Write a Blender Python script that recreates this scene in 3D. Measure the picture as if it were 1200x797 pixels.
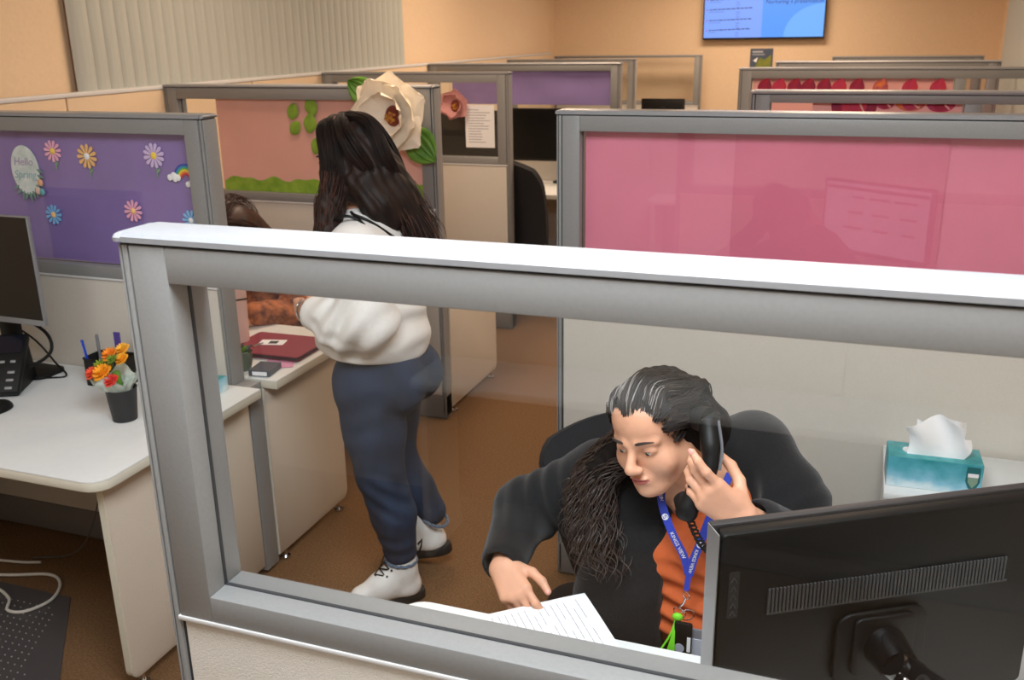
import bpy, bmesh, math, random
import numpy as np
from mathutils import Matrix, Vector
random.seed(7); np.random.seed(7)
for o in list(bpy.data.objects): bpy.data.objects.remove(o)
SC = bpy.context.scene
COL = SC.collection
PI = math.pi

# ------------------------------------------------------------------ camera
cam = bpy.data.cameras.new('camera'); camo = bpy.data.objects.new('camera', cam); COL.objects.link(camo)
Xa = Vector((0.93916364, 0.09121295, -0.33113721)); Ya = Vector((0.34307938, -0.29509091, 0.89174991)); Za = Vector((-0.01637644, -0.95110544, -0.30843193))
camo.matrix_world = Matrix(((Xa[0], -Xa[1], -Xa[2], 0), (Ya[0], -Ya[1], -Ya[2], 0), (Za[0], -Za[1], -Za[2], 1.885), (0, 0, 0, 1)))
cam.sensor_width = 36; cam.sensor_fit = 'HORIZONTAL'; cam.lens = 1115.93 / 1200 * 36
cam.clip_start = 0.05
cam.dof.use_dof = True; cam.dof.focus_distance = 1.75; cam.dof.aperture_fstop = 9.0
SC.camera = camo

# ------------------------------------------------------------------ world, exposure
w = bpy.data.worlds.new('world'); SC.world = w; w.use_nodes = True
bg = w.node_tree.nodes['Background']; bg.inputs[0].default_value = (1.0, 0.9, 0.8, 1); bg.inputs[1].default_value = 0.05
SC.view_settings.view_transform = 'Standard'; SC.view_settings.look = 'None'
SC.view_settings.gamma = 1; SC.view_settings.use_curve_mapping = False
SC.view_settings.exposure = 0.0

# ------------------------------------------------------------------ neutral panels added in place of bounced flash, warm ceiling lamps further back
NEUTRAL = (0.88, 0.945, 1.0); WARM = (1.0, 0.76, 0.56)
LAMPS = [  # x, y, width x, width y, watts, colour, tone word
    (-0.25, 0.75, 1.2, 1.2, 74.0, NEUTRAL, 'white'),  # added in place of flash bounced off the ceiling
    (-2.35, 0.55, 0.6, 1.2, 10.0, NEUTRAL, 'white'),  # added share of the flash light over the left desk
    (-0.5, -0.75, 1.2, 0.4, 7.0, NEUTRAL, 'white'),  # added to brighten the partition mirrored in the near pane
    (-2.2, 4.1, 0.6, 1.2, 25.0, WARM, 'warm'),
    (-0.2, 4.7, 0.6, 1.2, 25.0, WARM, 'warm'),
    (-2.2, 7.2, 0.6, 1.2, 33.0, WARM, 'warm'),
    (-0.2, 7.2, 0.6, 1.2, 33.0, WARM, 'warm'),
    (-1.2, 9.6, 1.2, 0.6, 46.0, WARM, 'warm'),
]
CEIL = 2.75
for lx, ly, wx, wy, watts, colr, _t in LAMPS:
    ld = bpy.data.lights.new('lamp_or_added_light', 'AREA'); ld.shape = 'RECTANGLE'; ld.size = wx; ld.size_y = wy
    ld.energy = watts; ld.color = colr
    lo = bpy.data.objects.new('lamp_or_added_light', ld); lo.location = (lx, ly, CEIL - 0.05); COL.objects.link(lo)

# ================================================================== helpers
def hexc(r, g, b):
    f = lambda c: (c / 255 / 12.92) if c / 255 <= 0.04045 else ((c / 255 + 0.055) / 1.055) ** 2.4
    return (f(r), f(g), f(b), 1)

def mat(name, rgb, rough=0.6, var=0.0, scale=30.0, bump=0.0, bscale=None, spec=0.5, metal=0.0, sheen=0.0, rgb2=None, emit=None, sub=0.0, stretch=None, coat=0.0):
    m = bpy.data.materials.new(name); m.use_nodes = True
    nt = m.node_tree; b = nt.nodes['Principled BSDF']
    c = hexc(*rgb); b.inputs['Base Color'].default_value = c
    b.inputs['Roughness'].default_value = rough; b.inputs['Metallic'].default_value = metal
    b.inputs['Specular IOR Level'].default_value = spec
    if coat: b.inputs['Coat Weight'].default_value = coat
    if sheen:
        b.inputs['Sheen Weight'].default_value = sheen
    if sub:
        b.inputs['Subsurface Weight'].default_value = sub; b.inputs['Subsurface Radius'].default_value = (0.012, 0.005, 0.003)
        b.inputs['Subsurface Scale'].default_value = 0.5
    if emit:
        b.inputs['Emission Color'].default_value = hexc(*emit[0]); b.inputs['Emission Strength'].default_value = emit[1]
    if var or bump or rgb2:
        tc = nt.nodes.new('ShaderNodeTexCoord'); src = tc.outputs['Object']
        if stretch:
            mp = nt.nodes.new('ShaderNodeMapping'); mp.inputs['Scale'].default_value = stretch
            nt.links.new(src, mp.inputs['Vector']); src = mp.outputs['Vector']
        if var or rgb2:
            n = nt.nodes.new('ShaderNodeTexNoise'); n.inputs['Scale'].default_value = scale; n.inputs['Detail'].default_value = 4
            nt.links.new(src, n.inputs['Vector'])
            r = nt.nodes.new('ShaderNodeValToRGB'); r.color_ramp.elements[0].position = 0.35; r.color_ramp.elements[1].position = 0.65
            if rgb2: r.color_ramp.elements[0].color = c; r.color_ramp.elements[1].color = hexc(*rgb2)
            else:
                r.color_ramp.elements[0].color = tuple(max(0, k * (1 - var)) for k in c[:3]) + (1,)
                r.color_ramp.elements[1].color = tuple(min(1, k * (1 + var)) for k in c[:3]) + (1,)
            nt.links.new(n.outputs['Fac'], r.inputs['Fac']); nt.links.new(r.outputs['Color'], b.inputs['Base Color'])
        if bump:
            n2 = nt.nodes.new('ShaderNodeTexNoise'); n2.inputs['Scale'].default_value = bscale or scale; n2.inputs['Detail'].default_value = 3
            nt.links.new(src, n2.inputs['Vector'])
            bp = nt.nodes.new('ShaderNodeBump'); bp.inputs['Strength'].default_value = bump; bp.inputs['Distance'].default_value = 0.004
            nt.links.new(n2.outputs['Fac'], bp.inputs['Height']); nt.links.new(bp.outputs['Normal'], b.inputs['Normal'])
    return m

def glass_mat(name, tint=(0.97, 0.98, 0.98), refl=1.0):
    m = bpy.data.materials.new(name); m.use_nodes = True; nt = m.node_tree
    for n in list(nt.nodes): nt.nodes.remove(n)
    out = nt.nodes.new('ShaderNodeOutputMaterial'); mx = nt.nodes.new('ShaderNodeMixShader')
    tr = nt.nodes.new('ShaderNodeBsdfTransparent'); tr.inputs[0].default_value = (*tint, 1)
    gl = nt.nodes.new('ShaderNodeBsdfGlossy'); gl.inputs['Roughness'].default_value = 0.005
    # Schlick reflectance from the angle between view and pane, the same from both sides of the pane
    geo = nt.nodes.new('ShaderNodeNewGeometry'); dt = nt.nodes.new('ShaderNodeVectorMath'); dt.operation = 'DOT_PRODUCT'
    nt.links.new(geo.outputs['Normal'], dt.inputs[0]); nt.links.new(geo.outputs['Incoming'], dt.inputs[1])
    def mth(op, a, b=None, c=None):
        n = nt.nodes.new('ShaderNodeMath'); n.operation = op
        for i, q in enumerate((a, b, c)):
            if q is None: continue
            if isinstance(q, (int, float)): n.inputs[i].default_value = q
            else: nt.links.new(q, n.inputs[i])
        return n.outputs[0]
    c1 = mth('SUBTRACT', 1.0, mth('ABSOLUTE', dt.outputs['Value']))
    fz = mth('MULTIPLY_ADD', mth('POWER', c1, 5.0), 0.96 * refl, 0.04 * refl)
    nt.links.new(fz, mx.inputs[0])
    nt.links.new(tr.outputs[0], mx.inputs[1]); nt.links.new(gl.outputs[0], mx.inputs[2]); nt.links.new(mx.outputs[0], out.inputs[0])
    return m

def chain(o):
    M = o.matrix_basis.copy()
    while o.parent:
        o = o.parent; M = o.matrix_basis @ M
    return M

def link_mesh(name, me, mats, parent=None, smooth=False, base=True):
    """me holds world coordinates; the object gets its parent's frame, or an origin at its own base"""
    o = bpy.data.objects.new(name, me); COL.objects.link(o)
    for m in (mats if isinstance(mats, (list, tuple)) else [mats]): me.materials.append(m)
    if parent is not None:
        me.transform(chain(parent).inverted()); o.parent = parent
    elif base and len(me.vertices):
        co = np.empty(len(me.vertices) * 3); me.vertices.foreach_get('co', co); co = co.reshape(-1, 3)
        c = (co.min(0) + co.max(0)) / 2; c[2] = co[:, 2].min()
        me.transform(Matrix.Translation(-Vector(c))); o.location = c
    if smooth:
        me.polygons.foreach_set('use_smooth', [True] * len(me.polygons))
    me.update()
    return o

def smooth_by_angle(me, ang=0.6):
    bm = bmesh.new(); bm.from_mesh(me)
    for f in bm.faces: f.smooth = True
    for e in bm.edges:
        if len(e.link_faces) == 2 and e.calc_face_angle(0) > ang: e.smooth = False
    bm.to_mesh(me); bm.free()

class MB:
    def __init__(s): s.bm = bmesh.new()
    def box(s, x0, x1, y0, y1, z0, z1, bev=0.0, M=None, seg=2):
        t = bmesh.new(); bmesh.ops.create_cube(t, size=1)
        for v in t.verts: v.co = Vector(((x0 + x1) / 2 + v.co.x * (x1 - x0), (y0 + y1) / 2 + v.co.y * (y1 - y0), (z0 + z1) / 2 + v.co.z * (z1 - z0)))
        if bev > 0: bmesh.ops.bevel(t, geom=list(t.edges), offset=bev, segments=seg, affect='EDGES', profile=0.5)
        return s._add(t, M)
    def _add(s, t, M=None):
        if M is not None: bmesh.ops.transform(t, matrix=M, verts=t.verts)
        me = bpy.data.meshes.new('tmp'); t.to_mesh(me); t.free(); s.bm.from_mesh(me); bpy.data.meshes.remove(me); return s
    def prism(s, pts, h0, h1, axis='z', bev=0.0, M=None, seg=2):
        """outline pts (u, v) extruded along axis: z -> (u,v,h); y -> (u,h,v); x -> (h,u,v)"""
        t = bmesh.new()
        f = {'z': lambda u, v, h: (u, v, h), 'y': lambda u, v, h: (u, h, v), 'x': lambda u, v, h: (h, u, v)}[axis]
        a = [t.verts.new(f(u, v, h0)) for u, v in pts]; b = [t.verts.new(f(u, v, h1)) for u, v in pts]
        n = len(pts); t.faces.new(a); t.faces.new(list(reversed(b)))
        for i in range(n): t.faces.new((a[i], b[i], b[(i + 1) % n], a[(i + 1) % n]))
        bmesh.ops.recalc_face_normals(t, faces=t.faces)
        if bev > 0:
            caps = [e for e in t.edges if all(len(fc.verts) > 4 for fc in e.link_faces) or any(len(fc.verts) != 4 for fc in e.link_faces)]
            if n == 4: caps = list(t.edges)
            bmesh.ops.bevel(t, geom=caps, offset=bev, segments=seg, affect='EDGES', profile=0.5)
        return s._add(t, M)
    def tube(s, pts, r, n=8, M=None, cap=True, flat=None):
        """r: radius or list of radii; flat = (direction, scale) squashes the section along one direction"""
        P = [Vector(p) for p in pts]; t = bmesh.new(); rings = []
        up = Vector((0, 0, 1))
        d0 = (P[1] - P[0]).normalized()
        nrm = d0.orthogonal().normalized() if abs(d0.dot(up)) > 0.95 else d0.cross(up).normalized()
        for i, p in enumerate(P):
            d = (P[min(i + 1, len(P) - 1)] - P[max(i - 1, 0)]).normalized()
            nrm = (nrm - d * nrm.dot(d)); nrm = nrm.normalized() if nrm.length > 1e-6 else d.orthogonal().normalized()
            bn = d.cross(nrm); rr = r[i] if isinstance(r, (list, tuple)) else r
            ring = []
            for k in range(n):
                o = nrm * math.cos(2 * PI * k / n) * rr + bn * math.sin(2 * PI * k / n) * rr
                if flat: fd = Vector(flat[0]).normalized(); o = o - fd * o.dot(fd) * (1 - flat[1])
                ring.append(t.verts.new(p + o))
            rings.append(ring)
        for a, b in zip(rings, rings[1:]):
            for k in range(n): t.faces.new((a[k], a[(k + 1) % n], b[(k + 1) % n], b[k]))
        if cap: t.faces.new(list(reversed(rings[0]))); t.faces.new(rings[-1])
        return s._add(t, M)
    def lathe(s, prof, c=(0, 0, 0), n=24, M=None):
        """prof: (r, z) pairs from the bottom; a zero radius closes the end"""
        t = bmesh.new(); rings = []
        for r, z in prof:
            if r <= 1e-6: rings.append([t.verts.new((c[0], c[1], c[2] + z))])
            else: rings.append([t.verts.new((c[0] + r * math.cos(2 * PI * k / n), c[1] + r * math.sin(2 * PI * k / n), c[2] + z)) for k in range(n)])
        for a, b in zip(rings, rings[1:]):
            for k in range(n):
                k2 = (k + 1) % n
                if len(a) == 1 and len(b) == 1: continue
                if len(a) == 1: t.faces.new((a[0], b[k2], b[k]))
                elif len(b) == 1: t.faces.new((a[k], a[k2], b[0]))
                else: t.faces.new((a[k], a[k2], b[k2], b[k]))
        bmesh.ops.recalc_face_normals(t, faces=t.faces)
        return s._add(t, M)
    def ball(s, c, r, M=None, u=12, v=8):
        t = bmesh.new(); bmesh.ops.create_uvsphere(t, u_segments=u, v_segments=v, radius=1)
        rr = r if isinstance(r, (tuple, list)) else (r, r, r)
        for q in t.verts: q.co = Vector((c[0] + q.co.x * rr[0], c[1] + q.co.y * rr[1], c[2] + q.co.z * rr[2]))
        return s._add(t, M)
    def sheet(s, f, nu, nv, th=0.0, M=None):
        """grid surface f(u, v) -> point, given a thickness along its normal"""
        t = bmesh.new()
        g = [[t.verts.new(f(i / nu, j / nv)) for j in range(nv + 1)] for i in range(nu + 1)]
        for i in range(nu):
            for j in range(nv): t.faces.new((g[i][j], g[i + 1][j], g[i + 1][j + 1], g[i][j + 1]))
        if th:
            bmesh.ops.recalc_face_normals(t, faces=t.faces); t.normal_update()
            bmesh.ops.solidify(t, geom=list(t.faces), thickness=th)
        return s._add(t, M)
    def build(s, name, m, parent=None, smooth=None, M=None):
        me = bpy.data.meshes.new(name)
        if M is not None: bmesh.ops.transform(s.bm, matrix=M, verts=s.bm.verts)
        s.bm.to_mesh(me); s.bm.free()
        if smooth: smooth_by_angle(me, smooth if isinstance(smooth, float) else 0.6)
        return link_mesh(name, me, m, parent)

def tag(o, label=None, cat=None, group=None, kind=None):
    if label: o['label'] = label
    if cat: o['category'] = cat
    if group: o['group'] = group
    if kind: o['kind'] = kind
    return o
def thing(name, label, cat, loc=(0, 0, 0), rz=0.0, group=None):
    o = bpy.data.objects.new(name, None); COL.objects.link(o); o.empty_display_size = 0.05
    o.location = loc; o.rotation_euler = (0, 0, rz)
    return tag(o, label, cat, group)
def T(x, y, z, rz=0.0, rx=0.0, ry=0.0):
    return Matrix.Translation((x, y, z)) @ Matrix.Rotation(rz, 4, 'Z') @ Matrix.Rotation(ry, 4, 'Y') @ Matrix.Rotation(rx, 4, 'X')
def rrect(x0, x1, y0, y1, r, n=5):
    pts = []
    rs = r if isinstance(r, (list, tuple)) else (r, r, r, r)   # corners: x1y0, x1y1, x0y1, x0y0
    for (cx, cy, a0, q) in ((x1, y0, -PI / 2, rs[0]), (x1, y1, 0, rs[1]), (x0, y1, PI / 2, rs[2]), (x0, y0, PI, rs[3])):
        ox = cx - q if cx == x1 else cx + q; oy = cy - q if cy == y1 else cy + q
        if q < 1e-5: pts.append((cx, cy)); continue
        for k in range(n + 1):
            a = a0 + PI / 2 * k / n; pts.append((ox + q * math.cos(a), oy + q * math.sin(a)))
    return pts
def text_part(name, body, size, M, m, parent, depth=0.0004, align='CENTER', shear=0.0):
    cu = bpy.data.curves.new(name, 'FONT'); cu.body = body; cu.size = size; cu.extrude = depth; cu.align_x = align; cu.align_y = 'CENTER'; cu.shear = shear
    cu.resolution_u = 3
    o = bpy.data.objects.new(name, cu); COL.objects.link(o)
    dg = bpy.context.evaluated_depsgraph_get(); me = bpy.data.meshes.new_from_object(o.evaluated_get(dg))
    bpy.data.objects.remove(o); me.transform(M); me.materials.clear()
    return link_mesh(name, me, m, parent)

# ---------------------------------------------------------------- signed distance modelling (for bodies, clothes, boots)
class SDF:
    def __init__(s, lo, hi, vox):
        s.lo = np.array(lo, float); s.v = vox
        s.n = np.ceil((np.array(hi, float) - s.lo) / vox).astype(int) + 1
        s.F = np.full(tuple(s.n), 0.3, np.float32)
        s.ax = [(s.lo[i] + vox * np.arange(s.n[i])).astype(np.float32) for i in range(3)]
    def _reg(s, lo, hi, pad):
        i0 = np.clip(np.floor((np.array(lo) - pad - s.lo) / s.v).astype(int), 0, s.n); i1 = np.clip(np.ceil((np.array(hi) + pad - s.lo) / s.v).astype(int) + 1, 0, s.n)
        if np.any(i1 <= i0): return None, None
        sl = tuple(slice(a, b) for a, b in zip(i0, i1))
        X = s.ax[0][sl[0]][:, None, None]; Y = s.ax[1][sl[1]][None, :, None]; Z = s.ax[2][sl[2]][None, None, :]
        return sl, (X, Y, Z)
    def _op(s, sl, d, k, op):
        F = s.F[sl]
        if op == 'u':
            h = np.clip(0.5 + 0.5 * (F - d) / k, 0, 1); s.F[sl] = F * (1 - h) + d * h - k * h * (1 - h)
        else:
            d = -d if op == 's' else d
            h = np.clip(0.5 + 0.5 * (d - F) / k, 0, 1); s.F[sl] = F * (1 - h) + d * h + k * h * (1 - h)
    def cone(s, a, b, ra, rb, k=0.02, op='u'):
        a = np.array(a, float); b = np.array(b, float); R = max(ra, rb)
        sl, g = s._reg(np.minimum(a, b) - R, np.maximum(a, b) + R, k + 3 * s.v)
        if sl is None: return s
        ab = b - a; L = max(1e-9, ab @ ab)
        t = np.clip(((g[0] - a[0]) * ab[0] + (g[1] - a[1]) * ab[1] + (g[2] - a[2]) * ab[2]) / L, 0, 1)
        d = np.sqrt((g[0] - a[0] - t * ab[0]) ** 2 + (g[1] - a[1] - t * ab[1]) ** 2 + (g[2] - a[2] - t * ab[2]) ** 2) - (ra + (rb - ra) * t)
        s._op(sl, d.astype(np.float32), k, op); return s
    def chain(s, pts, rs, k=0.02):
        for i in range(len(pts) - 1): s.cone(pts[i], pts[i + 1], rs[i], rs[i + 1], k)
        return s
    def ell(s, c, r, R=None, k=0.02, op='u'):
        c = np.array(c, float); r = np.array(r, float); m = r.max() if R is not None else r
        sl, g = s._reg(c - m, c + m, k + 3 * s.v)
        if sl is None: return s
        q = [g[i] - c[i] for i in range(3)]
        if R is not None: q = [q[0] * R[0, j] + q[1] * R[1, j] + q[2] * R[2, j] for j in range(3)]
        k0 = np.sqrt((q[0] / r[0]) ** 2 + (q[1] / r[1]) ** 2 + (q[2] / r[2]) ** 2)
        k1 = np.sqrt((q[0] / r[0] ** 2) ** 2 + (q[1] / r[1] ** 2) ** 2 + (q[2] / r[2] ** 2) ** 2) + 1e-9
        s._op(sl, (k0 * (k0 - 1) / k1).astype(np.float32), k, op); return s
    def box(s, c, h, R=None, rad=0.01, k=0.02, op='u'):
        c = np.array(c, float); h = np.array(h, float); m = np.linalg.norm(h) if R is not None else h
        sl, g = s._reg(c - m, c + m, k + 3 * s.v)
        if sl is None: return s
        q = [g[i] - c[i] for i in range(3)]
        if R is not None: q = [q[0] * R[0, j] + q[1] * R[1, j] + q[2] * R[2, j] for j in range(3)]
        q = [np.abs(q[i]) - (h[i] - rad) for i in range(3)]
        d = np.sqrt(np.maximum(q[0], 0) ** 2 + np.maximum(q[1], 0) ** 2 + np.maximum(q[2], 0) ** 2) + np.minimum(np.maximum(np.maximum(q[0], q[1]), q[2]), 0) - rad
        s._op(sl, d.astype(np.float32), k, op); return s
    def plane(s, p, n, k=0.006):
        """keeps the side opposite to n"""
        n = np.array(n, float); n /= np.linalg.norm(n)
        d = (s.ax[0][:, None, None] - p[0]) * n[0] + (s.ax[1][None, :, None] - p[1]) * n[1] + (s.ax[2][None, None, :] - p[2]) * n[2]
        s._op((slice(None),) * 3, d.astype(np.float32), k, 'i'); return s
    def folds(s, c, rad, direction, wave, amp, seed=0.0):
        """soft cloth folds around point c, crests running across `direction`"""
        c = np.array(c, float); dr = np.array(direction, float); dr /= np.linalg.norm(dr)
        sl, g = s._reg(c - rad, c + rad, 0)
        if sl is None: return s
        q = [g[i] - c[i] for i in range(3)]
        r2 = (q[0] ** 2 + q[1] ** 2 + q[2] ** 2) / rad ** 2
        ph = q[0] * dr[0] + q[1] * dr[1] + q[2] * dr[2]
        wob = 0.35 * np.sin(q[0] * 23 + seed) + 0.35 * np.sin(q[1] * 19 + seed * 2 + q[2] * 11)
        s.F[sl] += (amp * np.clip(1 - r2, 0, 1) * np.sin(ph * 2 * PI / wave + wob * 2.2 + seed)).astype(np.float32); return s
    def mesh(s, name):
        F = s.F; neg = F < 0
        for ax in range(3):
            sl = [slice(None)] * 3; sl[ax] = 0; F[tuple(sl)] = np.maximum(F[tuple(sl)], 0.01); sl[ax] = -1; F[tuple(sl)] = np.maximum(F[tuple(sl)], 0.01)
        neg = F < 0
        cnt = np.zeros(tuple(s.n - 1), np.uint8)
        for i in (0, 1):
            for j in (0, 1):
                for k in (0, 1): cnt += neg[i:s.n[0] - 1 + i, j:s.n[1] - 1 + j, k:s.n[2] - 1 + k]
        act = np.argwhere((cnt > 0) & (cnt < 8)); del cnt
        idx = np.full(tuple(s.n - 1), -1, np.int32); idx[act[:, 0], act[:, 1], act[:, 2]] = np.arange(len(act))
        acc = np.zeros((len(act), 3)); num = np.zeros(len(act))
        cor = [(i, j, k) for i in (0, 1) for j in (0, 1) for k in (0, 1)]
        val = {c: F[act[:, 0] + c[0], act[:, 1] + c[1], act[:, 2] + c[2]] for c in cor}
        for a in cor:
            for ax in range(3):
                if a[ax]: continue
                b = list(a); b[ax] = 1; b = tuple(b); va, vb = val[a], val[b]
                mk = (va < 0) != (vb < 0); t = np.where(mk, va / np.where(mk, va - vb, 1), 0)
                p = np.tile(np.array(a, float), (len(act), 1)); p[:, ax] += t
                acc[mk] += p[mk]; num[mk] += 1
        V = s.lo + (act + acc / num[:, None]) * s.v
        faces = []
        for ax in range(3):
            u, v2 = (ax + 1) % 3, (ax + 2) % 3
            A = [slice(0, -1)] * 3; B = [slice(0, -1)] * 3; A[ax] = slice(0, -1); B[ax] = slice(1, None)
            A[u] = B[u] = slice(1, -1); A[v2] = B[v2] = slice(1, -1)
            na, nb = neg[tuple(A)], neg[tuple(B)]; e = np.argwhere(na != nb); fl = na[e[:, 0], e[:, 1], e[:, 2]]
            e = e.copy(); e[:, u] += 1; e[:, v2] += 1
            def cell(du, dv):
                q = e.copy(); q[:, u] -= du; q[:, v2] -= dv; return idx[q[:, 0], q[:, 1], q[:, 2]]
            Q = np.stack([cell(0, 0), cell(1, 0), cell(1, 1), cell(0, 1)], 1)
            Q[~fl] = Q[~fl][:, ::-1]; faces.append(Q)
        Fc = np.concatenate(faces); Fc = Fc[(Fc >= 0).all(1)]
        me = bpy.data.meshes.new(name); me.vertices.add(len(V)); me.vertices.foreach_set('co', V.ravel())
        me.loops.add(len(Fc) * 4); me.loops.foreach_set('vertex_index', Fc.ravel()); me.polygons.add(len(Fc))
        me.polygons.foreach_set('loop_start', np.arange(0, len(Fc) * 4, 4)); me.polygons.foreach_set('loop_total', np.full(len(Fc), 4))
        me.update(calc_edges=True); me.validate(); s.F = None
        me.polygons.foreach_set('use_smooth', [True] * len(me.polygons))
        return me

def frame3(fwd, up_hint=(0, 0, 1)):
    """columns: left, back, up of somebody facing fwd"""
    f = np.array(fwd, float); f /= np.linalg.norm(f); u = np.array(up_hint, float); u -= f * (u @ f); u /= np.linalg.norm(u)
    back = -f; left = np.cross(back, u); return np.stack([left, back, u], 1)

def head_sdf(S, c, R, sc=1.0, lids=0.5, full=0.0):
    c = np.array(c, float); L = lambda x, y, z: c + R @ (np.array((x, y, z)) * sc)
    E = lambda p, r, k=0.012, op='u', RR=None: S.ell(L(*p), np.array(r) * sc, R if RR is None else R @ RR, k * sc, op)
    C = lambda a, b, ra, rb, k=0.012, op='u': S.cone(L(*a), L(*b), ra * sc, rb * sc, k * sc, op)
    E((0, 0.014, 0.03), (0.073, 0.092, 0.083))
    E((0, -0.026, -0.025), (0.060, 0.062, 0.082), 0.03)
    E((0, -0.035, 0.045), (0.058, 0.05, 0.05), 0.03)                       # forehead
    for s in (-1, 1):
        C((s * 0.052, 0.0, -0.05), (s * 0.016, -0.062, -0.092), 0.020 + 0.006 * full, 0.018 + 0.003 * full, 0.03)      # jaw
        E((s * (0.036 + 0.003 * full), -0.056, -0.038), (0.024 + 0.005 * full, 0.022 + 0.003 * full, 0.026 + 0.004 * full), 0.02)         # cheek
        E((s * 0.031, -0.095, -0.002), (0.017, 0.017, 0.010), 0.014, 's')   # socket
        C((s * 0.014, -0.086, 0.014), (s * 0.046, -0.070, 0.014), 0.0085, 0.006, 0.012)   # brow
        E((s * 0.031, -0.0735, -0.002), (0.0165, 0.0145, 0.0125), 0.005)    # lid ball
        E((s * 0.031, -0.090, -0.0065 + 0.004 * lids), (0.0135, 0.011, 0.0022 + 0.003 * lids), 0.002, 's')  # eye opening
        E((s * 0.0755, 0.012, -0.012), (0.007, 0.017, 0.029), 0.006)        # ear
        E((s * 0.0115, -0.101, -0.038), (0.0085, 0.010, 0.0075), 0.006)     # nostril wing
        E((s * 0.0065, -0.106, -0.0455), (0.0038, 0.005, 0.003), 0.002, 's')
    C((0, -0.086, 0.004), (0, -0.111, -0.030), 0.0075, 0.0105, 0.012)       # nose
    E((0, -0.109, -0.034), (0.0115, 0.0105, 0.0095), 0.006)
    E((0, -0.081, -0.066), (0.024, 0.014, 0.018), 0.016)                    # mouth mound
    E((0, -0.0955, -0.0605), (0.0205, 0.0055, 0.0040), 0.006)                # upper lip
    E((0, -0.0945, -0.0695), (0.017, 0.0060, 0.0046), 0.006)                # lower lip
    E((0, -0.102, -0.0650), (0.022, 0.008, 0.0010), 0.002, 's')
    E((0, -0.079, -0.097), (0.017, 0.015, 0.014), 0.014)                    # chin
    return L
def face_parts(parent, c, R, sc=1.0, brow_m=None, eye_w=None, eye_d=None, lash=None, lids=0.5, look=-0.004):
    M = Matrix([[*(R[i] * sc), c[i]] for i in range(3)] + [[0, 0, 0, 1]])
    for s in (-1, 1):
        b = MB(); b.ball((s * 0.031, -0.0742, -0.003), 0.0122, u=16, v=12); e = b.build('eyeball', eye_w, parent, True, M)
        b = MB(); b.ball((s * 0.031 - 0.001, -0.0800, -0.003 + look), (0.0062, 0.0068, 0.0062)); b.build('iris', eye_d, e, True, M)
        b = MB(); b.tube([(s * (0.012 + 0.0085 * t), -0.0925 - 0.004 * math.sin(t / 4.6 * PI) + 0.0125 * (t / 4.6) ** 2, 0.0165 + 0.0055 * math.sin(t / 4.6 * PI * 0.85)) for t in np.linspace(0, 4.6, 8)],
                         [0.0016, 0.0026, 0.003, 0.003, 0.0028, 0.0024, 0.0018, 0.0009], 6)
        b.build('eyebrow', brow_m, parent, True, M)
        b = MB(); b.tube([(s * (0.0315 + 0.0140 * math.cos(a)), -0.0865 + 0.0075 * math.cos(a) ** 2 , -0.0052 + 0.004 * lids + 0.0042 * lids + 0.0042 * math.sin(a) * 0.5) for a in np.linspace(0.0, PI, 9)],
                         [0.0005, 0.0011, 0.0014, 0.0015, 0.0015, 0.0015, 0.0014, 0.0011, 0.0005], 5)
        b.build('eyelash', lash, parent, True, M)
def paint_lips(me, c, R, sc, lip_index):
    n = len(me.polygons); ce = np.empty(n * 3); me.polygons.foreach_get('center', ce); q = (ce.reshape(-1, 3) - np.array(c)) @ R / sc
    z = q[:, 2]; top = -0.0575 - 0.006 * (np.abs(q[:, 0]) / 0.022) ** 2; bot = -0.0745 + 0.0075 * (np.abs(q[:, 0]) / 0.022) ** 2
    mk = (np.abs(q[:, 0]) < 0.023) & (z < top) & (z > bot) & (q[:, 1] < -0.084)
    mi = np.zeros(n, np.int32); me.polygons.foreach_get('material_index', mi); mi[mk] = lip_index; me.polygons.foreach_set('material_index', mi)

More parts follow.
